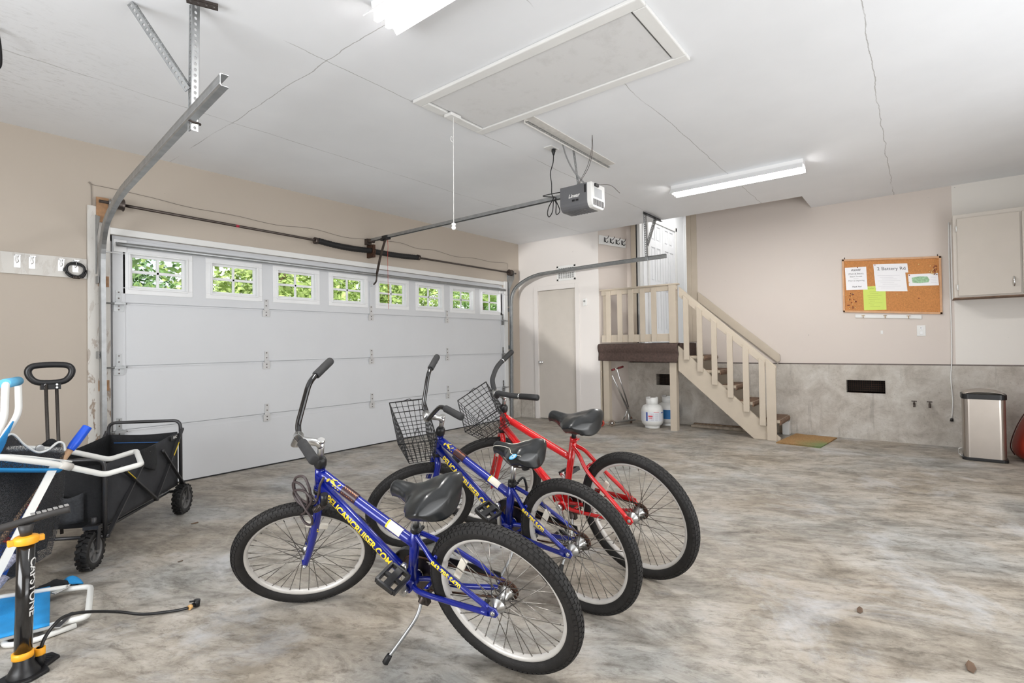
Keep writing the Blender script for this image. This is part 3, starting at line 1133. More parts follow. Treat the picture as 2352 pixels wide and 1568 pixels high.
    for sg in (1, -1):
        pts = [crown+Yax*(sg*.010)-s*.004, crown+Yax*(sg*.038)+s*.012, crown+Yax*(sg*.048)+s*.05, crown.lerp(fa, .45)+Yax*(sg*.050)-fwd*.010, crown.lerp(fa, .8)+Yax*(sg*.050)-fwd*.008, fa+Yax*(sg*.050)+s*.008]
        fk.tube(spline(pts, 6), [.0168]*14+[.0168-.0035*k/16 for k in range(17)], 12)
        fk.prism([fa+Yax*(sg*.05-.002)+q for q in (-s*.03-fwd*.010, -s*.02+fwd*.012, s*.010+fwd*.012, s*.014-fwd*.008)], Yax*.004)
    fork = fk.build('fork', mf, B, M=M)
    if lettering:
        b = MB()
        c0 = crown+Yax*.048+s*.135
        for dx, dz, w_, h_ in ((0, 0, .010, .012), (.004, -.012, .006, .010), (-.004, .012, .012, .005), (.005, .018, .006, .004)):
            vs = [c0+Yax*.0150+fwd*(dx+i*w_/2)+s*(dz+j*h_/2) for i, j in ((-1, -.6), (.6, -1), (1, .6), (-.6, 1))]
            b.add(vs, [(0, 1, 2, 3)])
        b.build('fork_emblem', m_yel, fork, M=M)
    stm = MB()
    t0, f0 = tst, .085
    if red:
        f0 = .055
    stem_top = st(t0-.006, 0, 0)
    stm.tube([st(.03, 0, 0), st(t0-.004, 0, 0)], .0125, 16)
    stm.tube(fillet([st(t0-.028, 0, 0), st(t0-.010, .01, 0), st(t0+.006, f0, 0)], .02), .0145, 14)
    stm.tube([st(t0+.006, f0, -.026), st(t0+.006, f0, .026)], .0195, 16)
    stm.tube([st(t0-.006, 0, 0), st(t0+.006, 0, 0)], .014, 16)
    stm.build('stem', m_chrome, B, M=M)
    # ---- handlebar
    hbm = MB()
    Bq, gs = [], []
    for sg in (1, -1):
        g0_ = st(gst[0], gst[1], sg*gst[2])
        g1_ = st(tg, fg, sg*lg)
        gd = (g0_-g1_).normalized()
        if red:
            bend = g0_+gd*.075
            pts = [st(t0+.006, f0, 0), st(t0+.006, f0, sg*.045), st(t0+.055, f0+.012, sg*.085), bend, g1_]
        else:
            bend = g0_+gd*.018+(st(t0+.030, f0+.008, sg*.062)-g0_)*.10+s*-.018
            bl = abs(gst[2])*.62
            pts = [st(t0+.006, f0, 0), st(t0+.006, f0, sg*.030), st(t0+.030, f0+.008, sg*.062), bend-(bend-st(t0+.03, f0+.008, sg*.062))*.0, g1_]
        pp = fillet(pts, .06 if red else .035, 6)
        hbm.tube(pp[:-1]+[pts[-1]+(pts[-2]-pts[-1])*.2], .0112 if not red else .015, 14)
        gs.append((pts[-2], pts[-1], sg))
    hbar = hbm.build('handlebar', mat('black_chrome_bar', (22, 22, 24), .15, .5, coat=1) if not red else m_foam, B, M=M)
    for p, q, sg in gs:
        b = MB()
        d_ = (q-p).normalized()
        Lg = .118
        r_ = .0168 if not red else .0165
        b.lathe([(r_*.9, 0), (r_, .004), (r_, Lg*.5), (r_*1.02, Lg*.5+.001), (r_*1.02, Lg-.006), (r_*.9, Lg), (r_*.3, Lg+.001)], q-d_*Lg, tuple(d_), 20)
        b.build('grip', m_foam if not red else m_blk, hbar, M=M)
        if red:
            b = MB()
            b.tube([q-d_*(Lg+.006), q-d_*(Lg-.001)], .0165, 16)
            b.build('grip_ring', m_satin, hbar, M=M)
    # ---- seat post and saddle
    sdir = (stt-bb).normalized()
    sc_ = Vector(((nu+ru)/2, 0, (nw+rw_)/2-.085))
    b = MB()
    ptop = stt+sdir*max(.03, (sc_.z-stw)/sdir.z+.01)
    b.tube([stt-sdir*.02, ptop], .0125, 16)
    b.build('seat_post', m_chrome if not red else m_blkp, B, M=M)
    b = MB()
    b.tube([stt-sdir*.016, stt+sdir*.008], .0200, 16)
    if basket and not red:
        b.tube(spline([stt+Vector((-.02, -.02, 0)), stt+Vector((-.035, -.045, .01)), stt+Vector((-.03, -.06, -.04)), stt+Vector((-.02, -.06, -.08))], 5), .006, 8)
    b.tube([stt+Vector((-.022, -.016, -.004)), stt+Vector((-.022, .016, -.004))], .007, 8)
    b.build('seat_clamp', m_blkp if not red else mf, B, M=M)
    rear_u, nose_u = ru-.040, nu+.012
    WH = rv+.020
    hw_t = [(.16, 1.0), (.30, .99), (.42, .80), (.54, .47), (.66, .29), (.80, .225), (.90, .205)]
    def hw_(t):
        if t < .16:
            return .10+.90*max(0, 1-((.16-t)/.16)**2.4)**.5
        if t > .90:
            return .02+.185*math.sqrt(max(0, 1-((t-.90)/.10)**2))
        for i in range(len(hw_t)-1):
            if t <= hw_t[i+1][0]:
                k = (t-hw_t[i][0])/(hw_t[i+1][0]-hw_t[i][0])
                k = k*k*(3-2*k)
                return hw_t[i][1]*(1-k)+hw_t[i+1][1]*k
        return .02
    def sad(s_, y):
        t = .5-.5*math.cos(PI*s_)
        W2 = WH*hw_(t)
        an = (y*2-1)
        e_ = abs(an)
        sg_ = 1 if an >= 0 else -1
        top_ = min(1, e_/.72)
        yy = W2*math.sin(top_*PI/2)
        rim_ = 1-top_**2.6*.0
        dz = -.030*(1-math.cos(top_*PI/2))
        if e_ > .72:
            k = (e_-.72)/.28
            yy = W2*(1-.18*k)
            dz = -.030-.034*k*(1 if t < .5 else max(.45, 1-(t-.5)*1.6))
        lobes = .010*math.exp(-((yy/WH-.52)/.28)**2)*max(0, 1-abs(t-.20)/.30)
        groove = -.006*math.exp(-(yy/.016)**2)*max(0, 1-abs(t-.22)/.30)
        zc = rw_+(nw-rw_)*t
        rear = -.034*(max(0, .14-t)/.14)**2
        tip = -.022*(max(0, t-.88)/.12)**2
        saddle_dip = -.010*math.exp(-((t-.60)/.16)**2)+.014*max(0, 1-abs(t-.12)/.2)
        return (rear_u+(nose_u-rear_u)*t, sg_*yy, zc+.012+dz+lobes+groove+rear+tip+saddle_dip)
    b = MB()
    b.grid(sad, 40, 28)
    N1 = 29
    b.f.append(tuple(range(0, N1))[::-1]); b.sm.append(True)
    b.f.append(tuple(40*N1+i for i in range(N1))); b.sm.append(True)
    b.f.append(tuple([i*N1 for i in range(41)]+[i*N1+N1-1 for i in range(40, -1, -1)])); b.sm.append(False)
    sdl = b.build('saddle', m_saddle, B, M=M)
    b = MB()
    zb = (nw+rw_)/2-.075
    um = (nose_u+rear_u)/2
    for sg in (1, -1):
        b.tube(spline([(um-.10, sg*.045, zb+.03), (um-.07, sg*.03, zb-.006), (um+.02, sg*.022, zb-.010), (um+.10, sg*.010, zb+.035)], 5), .0035, 8)
    b.tube([(ptop.x-.02, -.024, zb-.008), (ptop.x-.02, .024, zb-.008)], .013, 12)
    b.build('saddle_rails', m_dkmet, sdl, M=M)
    for sg in (1, -1):
        b = MB()
        b.tube([(rear_u+.035, sg*.05, zb+.045), (rear_u+.04, sg*.045, zb-.002)], [.020, .017], 14)
        b.build('saddle_spring', m_blk, sdl, M=M)
    if saddle == 'piped':
        b = MB()
        for sg in (1, -1):
            pts = [Vector(sad(t, .5+sg*(.12+.14*math.sin(t*5.2+.4)**2)))+Vector((0, 0, .0012)) for t in [i/24 for i in range(4, 23)]]
            b.tube(pts, .0013, 6)
        b.build('silver_piping', m_sticker, sdl, M=M)
        b = MB()
        c_ = Vector(sad(.26, .80))
        e1 = (Vector(sad(.34, .80))-c_).normalized()
        e2 = (Vector(sad(.26, .72))-c_).normalized()
        nr_ = e1.cross(e2)
        if nr_.y < 0:
            nr_ = -nr_
        b.add([c_+nr_*.004+e1*(.024*math.cos(k*PI/9))+e2*(.014*math.sin(k*PI/9)) for k in range(18)], [tuple(range(18))])
        b.build('saddle_badge', mat('light_blue_badge', (70, 170, 220), .4), sdl, M=M)
        tt = text_flat('badge_letters', 'CB', .024, (0, 0, 0), (1, 0, 0), (0, 1, 0), m_sticker, None, shear=.2, bold=.0006, align='CENTER')
        Mt = Matrix.Identity(4)
        for i in range(3):
            Mt[i][0], Mt[i][1], Mt[i][2], Mt[i][3] = -e1[i], e2[i], nr_[i], (c_+nr_*.0052-e2*.008)[i]
        tt.data.transform(M @ Mt)
        adopt(tt, sdl)
    # ---- drive train (right side)
    b = MB()
    pr = [((.080+(.003 if k % 2 else -.002))*math.cos(2*PI*k/72), -.050, (.080+(.003 if k % 2 else -.002))*math.sin(2*PI*k/72)) for k in range(72)]
    b.prism([bb+Vector(p) for p in pr], (0, .004, 0))
    cring = b.build('chainring', m_dkmet, B, M=M)
    ca = math.radians(crank_a)
    cv = Vector((math.cos(ca), 0, math.sin(ca)))
    for sg in (1, -1):
        dv = cv*sg
        b = MB()
        p0 = bb+Vector((0, sg*.054, 0))
        p1 = p0+dv*.145+Vector((0, sg*.014, 0))
        b.tube([p0-Vector((0, sg*.012, 0)), p0+Vector((0, sg*.010, 0))], .018, 16)
        b.tube([p0, p0+dv*.08+Vector((0, sg*.008, 0)), p1], [.0125, .010, .0115], 12)
        b.tube([p1-Vector((0, sg*.008, 0)), p1+Vector((0, sg*.010, 0))], .014, 14)
        ck = b.build('crank', m_chrome, B, M=M)
        pc = p1+Vector((0, sg*.062, 0))
        pa = math.radians(28 if sg > 0 else -10)
        e1 = Vector((math.cos(pa), 0, math.sin(pa)))
        e2 = Vector((-math.sin(pa), 0, math.cos(pa)))
        b = MB()
        def pbox(u0, u1, v0, v1, w0, w1):
            vs = [pc+e1*uu+Vector((0, vv, 0))+e2*ww for uu in (u0, u1) for vv in (v0, v1) for ww in (w0, w1)]
            b.add(vs, [(0, 1, 3, 2), (4, 6, 7, 5), (0, 4, 5, 1), (2, 3, 7, 6), (0, 2, 6, 4), (1, 5, 7, 3)])
        pbox(-.046, -.034, -.045, .045, -.011, .011)
        pbox(.034, .046, -.045, .045, -.011, .011)
        pbox(-.036, .036, -.048, -.038, -.011, .011)
        pbox(-.036, .036, .038, .048, -.011, .011)
        pbox(-.036, .036, -.007, .007, -.008, .008)
        pbox(-.014, .014, -.040, .040, -.010, .010)
        b.tube([p1, pc+Vector((0, sg*.02, 0))], .006, 8)
        b.build('pedal', m_blkp, ck, M=M, bevel=.002)
    # chain loop
    b = MB()
    cy = -.046
    def arc(c, r, a0, a1, n=14):
        return [c+Vector((r*math.cos(math.radians(a0+(a1-a0)*k/n)), 0, r*math.sin(math.radians(a0+(a1-a0)*k/n)))) for k in range(n+1)]
    lp = arc(bb+Vector((0, cy, 0)), .081, 95, -85)+arc(ra+Vector((0, cy, 0)), .038, -88, -272)
    b.tube(lp, .0042, 6, closed=True)
    b.build('chain', m_rust, B, M=M)
    # chain guard
    g0 = bb+Vector((.02, -.062, .0))
    prof = arc(g0, .105, 150, 15, 14)+[g0+Vector((.06, 0, -.02))]+arc(g0, .062, 20, 150, 8)[::-1][:0]
    poly = arc(g0, .108, 108, -20, 12)+[g0+Vector((.03, 0, -.03)), g0+Vector((0, 0, .055)), ra+Vector((.08, -.062, .028)), ra+Vector((.03, -.062, .035)), ra+Vector((.03, -.062, .055)), ra+Vector((.10, -.062, .062))]
    b = MB()
    b.prism(poly, (0, .004, 0))
    b.prism([p+Vector((0, .0, 0)) for p in arc(g0, .110, 108, -20, 12)]+[p for p in arc(g0, .106, 108, -20, 12)][::-1], (0, .022, 0))
    b.build('chain_guard', m_guard if not red else m_red, B, M=M)
    # ---- kickstand
    if kick is not None:
        kb = bb+Vector((-.075, .03, -.028))
        foot = M.inverted() @ Vector(kick)
        b = MB()
        b.tube([kb+Vector((0, -.02, .02)), kb, kb+(foot-kb)*.10], [.016, .015, .012], 12)
        b.box(kb.x-.02, kb.x+.02, kb.y-.012, kb.y+.012, kb.z-.03, kb.z+.02)
        ks = b.build('kickstand', m_dkmet, B, M=M, bevel=.003)
        b = MB()
        d_ = (foot-kb)
        b.tube(spline([kb+d_*.06, kb+d_*.3+Vector((-.018, .0, 0)), kb+d_*.6+Vector((-.012, 0, 0)), kb+d_*.92], 6), .0065, 10)
        b.build('kickstand_leg', m_galv, ks, M=M)
        b = MB()
        b.tube([kb+d_*.86, kb+d_*.90, kb+d_*.985, foot], [.010, .0115, .0125, .007], 12)
        b.build('kickstand_foot', m_blk, ks, M=M)
    # ---- wheels
    wheel(B, M, ra, [Vector((1, 0, 0)), Vector((0, 0, 1)), Vector((0, 1, 0))], R, TR, 'rear_wheel', True, '')
    wheel(B, M, fa, fE, R, TR, 'front_wheel', False, '')
    # ---- wire basket
    if basket:
        t_top, hgt, f_a, fT, fB, hwT, hwB, th_ = basket
        def bk(i, j, k):               # i in -1..1 left-right, j 0..1 back-front, k 0 bottom..1 top
            hwid = hwB+(hwT-hwB)*k
            df = (fB+(fT-fB)*k)*j
            dt = -hgt*(1-k)
            p = st(t_top+dt*math.cos(th_)-df*math.sin(th_), f_a+df*math.cos(th_)+dt*math.sin(th_), i*hwid)
            return p
        thick = MB()
        for k, r in ((1, .0036), (.0, .0024), (.68, .0028)):
            rect = [bk(-1, 0, k), bk(1, 0, k), bk(1, 1, k), bk(-1, 1, k)]
            thick.tube(rect+[rect[0]], r, 6)
        fine = MB()
        nxx, nyy, nzz = 8, 6, 7
        for i in range(nxx+1):
            x = -1+2*i/nxx
            fine.tube([bk(x, 0, 1), bk(x, 0, 0), bk(x, 1, 0), bk(x, 1, 1)], .0018, 5)
        for j in range(1, nyy):
            y = j/nyy
            fine.tube([bk(-1, y, 1), bk(-1, y, 0), bk(1, y, 0), bk(1, y, 1)], .0018, 5)
        for k in (.12, .24, .36, .50, .84):
            rect = [bk(-1, 0, k), bk(1, 0, k), bk(1, 1, k), bk(-1, 1, k)]
            fine.tube(rect+[rect[0]], .0018, 5)
        bo = thick.build('basket', m_wire, B, M=M)
        fine.build('basket_mesh', m_wire, bo, M=M)
        for i in (-1, 1):
            h = MB()
            a_, b_ = bk(i, .35, 1), bk(i, .65, 1)
            c_ = bk(i*.72, .5, 1.0)-s*.045*1.0
            h.tube(spline([a_, a_+(c_-a_)*.5, c_, b_+(c_-b_)*.5, b_], 4), .002, 6)
            h.build('basket_handle', m_wire, bo, M=M)
    return B, M, st
DB1 = (.7602, .7492, 1.160, .4164, .2754, .3238, .5374, .1227, .2990, -.0046, .3233, .3798, .7188, .1766, .7060, .1185)
DB2 = (.8017, .7416, 1.110, .4082, .3106, .3284, .5478, .1109, .3071, -.0055, .2854, .3960, .7367, .1823, .7334, .0895)
DB3 = (.8540, .7985, 1.260, .4636, .2869, .3354, .6854, .1100, .2520, -.1057, .3396, .4724, .8225, .2302, .8064, .1260)
B1 = bicycle('bicycle', 'nearest blue cruiser bicycle leaning on its kickstand, plain black saddle and no basket',
             (-5.2358, -3.9986, 1.72563, .31321, -.00685), .7215, .3042, DB1, m_blue, kick=(-5.529, -3.609, .012), crank_a=112, gst=(.28, .053, .206))
B2 = bicycle('bicycle', 'blue cruiser bicycle with a wire basket and white piped saddle between the other two bicycles',
             (-4.7340, -4.0016, 1.50215, .21261, -.00899), 1.06234, .3092, DB2, m_blue2, kick=(-4.98, -3.62, .012), crank_a=100,
             basket=(.104, .176, .064, .185, .128, .1765, .120, .106), saddle='piped', gst=(.284, .053, .181))
B3 = bicycle('bicycle', 'red cruiser bicycle with a wire basket standing behind the two blue bicycles',
             (-4.2646, -4.0605, 1.45171, .19213, -.00172), .97786, .3278, DB3, m_red, red=True, lettering=False, kick=(-4.52, -3.72, .012), crank_a=250,
             basket=(.105, .165, .082, .215, .178, .195, .125, .626), gst=(.223, -.031, .26))

# ------------------------------------------------------------------ ceiling lights
m_tube = mat('lit_fluorescent_tube', (255, 253, 250), .4, emit=75, var=.0)
m_lampw = mat('white_enamel_reflector', (240, 240, 240), .3, var=.01)
def shop_light(label, x, y, L):
    t = thing('fluorescent_shop_light', label, 'ceiling light', (x, y, H), 'twin tube fluorescent shop lights on the ceiling')
    y0, y1 = y-L/2, y+L/2
    b = MB()
    b.prism([(x-.055, y0, H), (x+.055, y0, H), (x+.050, y0, H-.045), (x-.050, y0, H-.045)], (0, L, 0))
    b.build('housing', m_lampw, t)
    for sg in (-1, 1):
        b = MB()
        pr = [(x+sg*.050, H-.040), (x+sg*.100, H-.092), (x+sg*.103, H-.090), (x+sg*.055, H-.036)]
        b.prism([(p[0], y0, p[1]) for p in pr], (0, L, 0))
        b.build('reflector_wing', m_lampw, t)
        b = MB()
        b.tube([(x+sg*.034, y0+.025, H-.078), (x+sg*.034, y1-.025, H-.078)], .0185, 12)
        b.build('tube', m_tube, t)
        for yy in (y0+.006, y1-.024):
            b = MB()
            b.box(x+sg*.034-.011, x+sg*.034+.011, yy, yy+.018, H-.092, H-.045)
            b.build('tube_holder', m_lampw, t, bevel=.002)
    return t
shop_light('lit twin tube shop light at the top edge above the attic hatch', -5.145, -3.74, 1.22)
shop_light('lit twin tube shop light on the ceiling before the stairs', -1.335, -3.755, 1.24)

# ------------------------------------------------------------------ attic hatch
AX0, AX1, AY0, AY1 = -4.42, -3.72, -4.16, -2.52
b = MB()
fr = .075
for q in ((AX0, AX0+fr, AY0, AY1), (AX1-fr, AX1, AY0, AY1), (AX0+fr, AX1-fr, AY0, AY0+fr), (AX0+fr, AX1-fr, AY1-fr, AY1)):
    b.box(q[0], q[1], q[2], q[3], H-.022, H)
struct(b.build('trim_12', m_white, bevel=.006))
hp = thing('attic_hatch', 'white plywood attic hatch panel framed by trim in the ceiling', 'attic hatch', ((AX0+AX1)/2, (AY0+AY1)/2, H))
b = MB()
b.box(AX0+fr+.008, AX1-fr-.005, AY0+fr+.012, AY1-fr-.012, H-.012, H-.001)
nh = NT('smudged_hatch_paint')
vv = nh.map((1, 1, 1))
cc = nh.mix(nh.math('MULTIPLY', nh.ramp(nh.noise(vv, 5, 9, .75), [(.50, K0), (.72, W1)]), .28), lin((218, 218, 218)), lin((150, 148, 142)))
nh.link(cc, nh.b.inputs['Base Color'])
b.build('panel', nh.m, hp)
b = MB()
b.box(AX0+fr, AX1-fr, AY0+fr, AY1-fr, H-.0010, H-.0002)
b.build('gap_shadow_backing', m_dark, hp)
pc = thing('pull_cord', 'thin pull cord with white bell hanging from the attic hatch', 'pull cord', (-4.12, -2.60, H))
b = MB()
b.tube(spline([(-4.12, -2.61, H-.02), (-4.118, -2.605, H-.14), (-4.115, -2.60, H-.25)], 4)+[(-4.112, -2.59, 2.05)], .0022, 6)
b.tube(spline([(-4.115, -2.60, H-.19), (-4.135, -2.60, H-.18), (-4.14, -2.60, H-.21), (-4.118, -2.60, H-.22)], 4), .0022, 6)
b.build('cord', m_white, pc)
b = MB()
b.lathe([(.004, .03), (.015, .025), (.017, .012), (.010, .008), (.010, .004), (.016, 0), (.016, -.012), (.008, -.022)], (-4.112, -2.59, 2.03), (0, 0, 1), 16)
b.build('cord_bell', m_white, pc)
o = MB()
o.box(-4.165, -4.065, -2.635, -2.56, H-.045, H-.022)
tag(o.build('ceiling_junction_box', m_white, bevel=.004), 'small white box on the hatch trim where the pull cord starts', 'electrical box')

# ------------------------------------------------------------------ garage door opener
op = thing('garage_door_opener', 'grey garage door opener motor on a long rail with white end cap', 'garage door opener', (-2.95, -2.95, 2.28))
OX0, OX1, OY0, OY1, OZ0, OZ1 = -3.055, -2.83, -3.085, -2.81, 2.285, 2.505
m_opg = mat('grey_opener_plastic', (98, 99, 102), .45, var=.04)
b = MB()
pr = [(OX0, OZ1), (OX0, OZ0+.075)]
pr = [(OX0, OZ1), (OX1, OZ1), (OX1, OZ0+.075)]+[(OX1-.05*(1-math.cos(a))-.0, OZ0+.075-.06*math.sin(a)) for a in (.4, .8, 1.2, 1.5)]+[(OX0+.05*(1-math.cos(a)), OZ0+.075-.06*math.sin(a)) for a in (1.5, 1.2, .8, .4, 0)]
b.prism([(p[0], OY0+.012, p[1]) for p in pr], (0, OY1-OY0-.012, 0))
for i in range(7):
    yy = OY0+.05+i*.028
    b.box(OX0+.05, OX1-.05, yy, yy+.008, OZ0+.010, OZ0+.018)
case = b.build('motor_case', m_opg, op, bevel=.006)
b = MB()
pr2 = [(p[0]*1.0, p[1]) for p in pr]
b.prism([(p[0], OY0-.03, p[1]) for p in pr2], (0, .045, 0))
cap = b.build('end_cap', m_white, op, bevel=.006)
b = MB()
for i in range(10):
    x = OX0+.03+i*.018
    b.box(x, x+.006, OY0-.034, OY0-.028, OZ0+.035, OZ0+.085)
b.build('vent_slots', m_blkp, cap)
b = MB()
b.box(OX0+.05, OX0+.17, OY0-.0325, OY0-.029, OZ0+.105, OZ0+.18)
b.build('rating_label', mat('grey_label', (178, 180, 182), .5), cap)
b = MB()
b.box(OX0+.045, OX0+.10, OY0-.045, OY0-.028, OZ1-.032, OZ1-.008)
b.build('terminal_block', m_blkp, cap)
b = MB()
b.box(OX0-.003, OX0+.004, OY0+.022, OY0+.038, OZ1-.08, OZ1-.015)
b.box(OX0-.003, OX0+.004, OY0+.13, OY0+.155, OZ0+.085, OZ0+.10)
b.box(OX0-.003, OX0+.004, OY0+.095, OY0+.12, OZ0+.085, OZ0+.10)
b.build('control_buttons', m_blkp, case)
text_flat('maker_lettering', 'Linear', .042, (OX0-.0025, OY1-.085, OZ0+.118), (0, -1, 0), (0, 0, 1), m_white, case, shear=.25, bold=.0012)
b = MB()
rx, rzz = -2.985, 2.455
b.box(rx-.018, rx+.018, -2.84, -.11, rzz-.004, rzz+.014)
b.box(rx-.022, rx-.016, -2.84, -.11, rzz-.016, rzz+.014)
b.box(rx+.016, rx+.022, -2.84, -.11, rzz-.016, rzz+.014)
b.build('rail', m_galv, op)
b = MB()
b.tube([(rx, -2.85, rzz-.009), (rx, -.2, rzz-.009)], .005, 6)
b.build('drive_belt', m_blk, op)
b = MB()
b.box(rx-.03, rx+.03, -.06, 0, rzz-.05, rzz+.02)
b.tube([(rx-.035, -.10, rzz-.01), (rx+.035, -.10, rzz-.01)], .022, 14)
b.build('header_bracket', m_dkmet, op)
b = MB()
b.box(rx-.032, rx+.032, -.42, -.33, rzz-.032, rzz+.012)
b.box(rx-.022, rx+.022, -.335, -.29, rzz-.04, rzz-.005)
tr = b.build('trolley', m_blkp, op, bevel=.004)
b = MB()
ap = [(rx+.00, -.36, rzz-.02), (rx+.02, -.23, 2.23), (rx+.055, -.12, 2.06), (rx+.06, -.10, 1.965), (rx+.06, -.05, 1.935)]
for p, q in zip(ap[:2], ap[1:3]):
    b.bar(p, q, .028, .006)
b.tube(fillet([ap[2], ap[3], ap[4]], .03), .010, 10)
b.build('door_arm', m_dkmet, op)
b = MB()
b.tube(spline([(rx+.03, -.36, rzz-.02), (rx+.035, -.36, 2.35), (rx+.03, -.36, 2.20), (rx+.03, -.36, 1.62)], 4), .0022, 5)
b.build('release_cord', mat('red_cord', (196, 60, 44), .6), op)
# perforated steel angles
def perforated(p0, p1, wd, upv, m, name, parent, nrm=None, leg=True, hole=.010, pitch=.032, th=.003):
    """flat strip with round holes (and a folded leg)"""
    p0, p1 = Vector(p0), Vector(p1)
    d = p1-p0
    L = d.length
    d.normalize()
    u = Vector(upv)
    u = (u-d*u.dot(d)).normalized()
    n = d.cross(u)
    b = MB()
    def strip(a, e, nn_):
        N = max(1, int(L/pitch))
        P = L/N
        for i in range(N):
            c = a+d*((i+.5)*P)+e*(wd/2)
            K = 8
            sq, ci = [], []
            for k in range(K):
                an = 2*PI*(k+.5)/K
                cx, cy = math.cos(an), math.sin(an)
                m_ = max(abs(cx), abs(cy))
                sq.append(c+d*(cx/m_*P/2)+e*(cy/m_*wd/2))
                ci.append(c+d*(cx*hole)+e*(cy*hole*.8))
            # square corners
            vs = sq+ci
            vs = vs+[v+nn_*th for v in vs]
            fs = []
            for k in range(K):
                l = (k+1) % K
                fs.append((k, l, K+l, K+k))
                fs.append((2*K+k, 3*K+k, 3*K+l, 2*K+l))
                fs.append((K+k, K+l, 3*K+l, 3*K+k))
            b.add(vs, fs)
            # outer corners filled
            for sa in (-1, 1):
                for sb in (-1, 1):
                    cc = c+d*(sa*P/2)+e*(sb*wd/2)
                    near = sorted(range(K), key=lambda k: (sq[k]-cc).length)[:2]
                    if (sq[near[0]]-cc).length > 1e-6:
                        b.add([cc, sq[near[0]], sq[near[1]], cc+nn_*th, sq[near[0]]+nn_*th, sq[near[1]]+nn_*th], [(0, 1, 2), (3, 5, 4)])
        b.bar(a+e*.001, a+e*.001+d*L, .002, .002)
        b.bar(a+e*(wd-.001), a+e*(wd-.001)+d*L, .002, .002)
    strip(p0, u, n)
    if leg:
        strip(p0, n, u)
    return b.build(name, m, parent)
perforated((-3.70, -2.93, H-.030), (-2.42, -2.93, H-.030), .030, (0, 0, 1), m_galv, 'ceiling_angle', op)
b = MB()
b.box(-3.71, -2.41, -3.005, -2.93, H-.006, H)
b.box(-3.71, -2.41, -2.934, -2.93, H-.042, H)
b.build('painted_strut', mat('scuffed_painted_steel', (216, 213, 208), .5, var=.08, scale=30), op)
perforated((-3.02, -2.92, H-.03), (-3.01, -2.955, OZ1), .032, (1, 0, 0), m_galv, 'hanger_strap', op, leg=False, hole=.009)
sp = spline([(-3.19, -2.925, H-.02), (-3.13, -2.93, 2.72), (-3.05, -2.95, 2.62), (-2.95, -2.97, 2.56), (-2.91, -3.0, 2.51)], 5)
b = MB()
for p, q in zip(sp[:-1], sp[1:]):
    b.bar(p, q, .020, .002, (0, 1, 0))
b.build('bent_hanger_strap', m_galv, op)
b = MB()
b.box(-3.01, -2.87, -2.99, -2.96, OZ1, OZ1+.025)
b.build('motor_bracket', m_galv, op, bevel=.004)
# power cord, plug and wall of thin wires
cz = thing('ceiling_outlet', 'white ceiling power outlet with a black plug beside the opener strut', 'outlet', (-3.09, -2.76, H))
b = MB()
b.box(-3.16, -3.04, -2.80, -2.72, H-.008, H)
b.build('cover_plate', m_white, cz, bevel=.002)
b = MB()
b.box(-3.085, -3.062, -2.79, -2.765, H-.0095, H-.007)
b.build('sockets', m_blkp, cz)
pw = thing('power_cord', 'black power cord hanging from the ceiling outlet and looped at the opener rail', 'cord', (-3.08, -2.77, 2.5))
b = MB()
b.lathe([(.010, 0), (.017, .006), (.018, .022), (.012, .038), (.007, .055)], (-3.09, -2.775, H-.008), (0, 0, -1), 12)
b.build('plug', m_blkp, pw)
b = MB()
c0 = Vector((-3.02, -2.72, 2.455))
b.tube(spline([(-3.09, -2.775, H-.06), (-3.10, -2.775, 2.72), (-3.12, -2.76, 2.63), (-3.09, -2.75, 2.55), (-3.06, -2.73, 2.475), (-3.03, -2.725, 2.44),
                (-3.09, -2.72, 2.36), (-3.10, -2.71, 2.30), (-3.06, -2.70, 2.28), (-3.03, -2.715, 2.33), (-3.025, -2.725, 2.42), (-3.01, -2.74, 2.40), (-3.03, -2.75, 2.31), (-3.04, -2.775, 2.295), (-3.03, -2.79, 2.33), (-3.03, -2.75, 2.42), (-3.01, -2.73, 2.455), (-3.06, -2.64, 2.47), (-3.03, -2.68, 2.485), (-3.0, -2.80, 2.49)], 6), .0042, 8)
b.build('cable', m_blkp, pw)
for k, (lab, pts) in enumerate((('thin grey wire pair from the ceiling hole down to the opener', [(-3.11, -3.16, H), (-3.09, -3.14, 2.74), (-3.05, -3.08, 2.64), (-3.0, -3.0, 2.58), (-3.01, -2.96, 2.52)]),
                                ('thin grey antenna wire trailing off the white opener end', [(-2.96, -3.125, 2.492), (-2.90, -3.17, 2.50), (-2.85, -3.20, 2.49), (-2.79, -3.235, 2.44)]))):
    b = MB()
    b.tube(spline(pts, 6), .002, 6)
    if k == 0:
        b.tube(spline([(Vector(p)+Vector((.012*math.sin(i*1.1), -.010*i/2, 0))) for i, p in enumerate(pts)], 6), .002, 6)
    tag(b.build('wire', m_dkmet), lab, 'wire')

# ------------------------------------------------------------------ torsion shaft
sh = thing('torsion_shaft', 'long dark steel torsion shaft with black spring above the garage door', 'torsion spring shaft', (-2.9, -.09, 2.335))
b = MB()
b.tube([(-5.57, -.09, 2.375), (-3.70, -.09, 2.345), (-2.25, -.09, 2.337), (-.19, -.09, 2.337)], .0125, 12)
b.build('shaft', m_dkmet, sh)
def spring(x0, z0, x1, z1, sag, nm):
    b = MB()
    pts = []
    N = 40
    for i in range(N+1):
        t = i/N
        pts.append((x0+(x1-x0)*t, -.09, z0+(z1-z0)*t-sag*math.sin(t*PI)))
    b.tube(pts, [.032+(.0018 if i % 2 else -.0012) for i in range(N+1)], 16)
    return b.build(nm, m_blk, sh)
spring(-3.68, 2.345, -2.99, 2.330, .018, 'spring')
spring(-2.95, 2.325, -2.27, 2.337, .008, 'spring')
b = MB()
b.box(-2.985, -2.955, -.13, 0, 2.25, 2.40)
b.cyl((-2.99, -.09, 2.325), (-2.95, -.09, 2.325), .045, n=18)
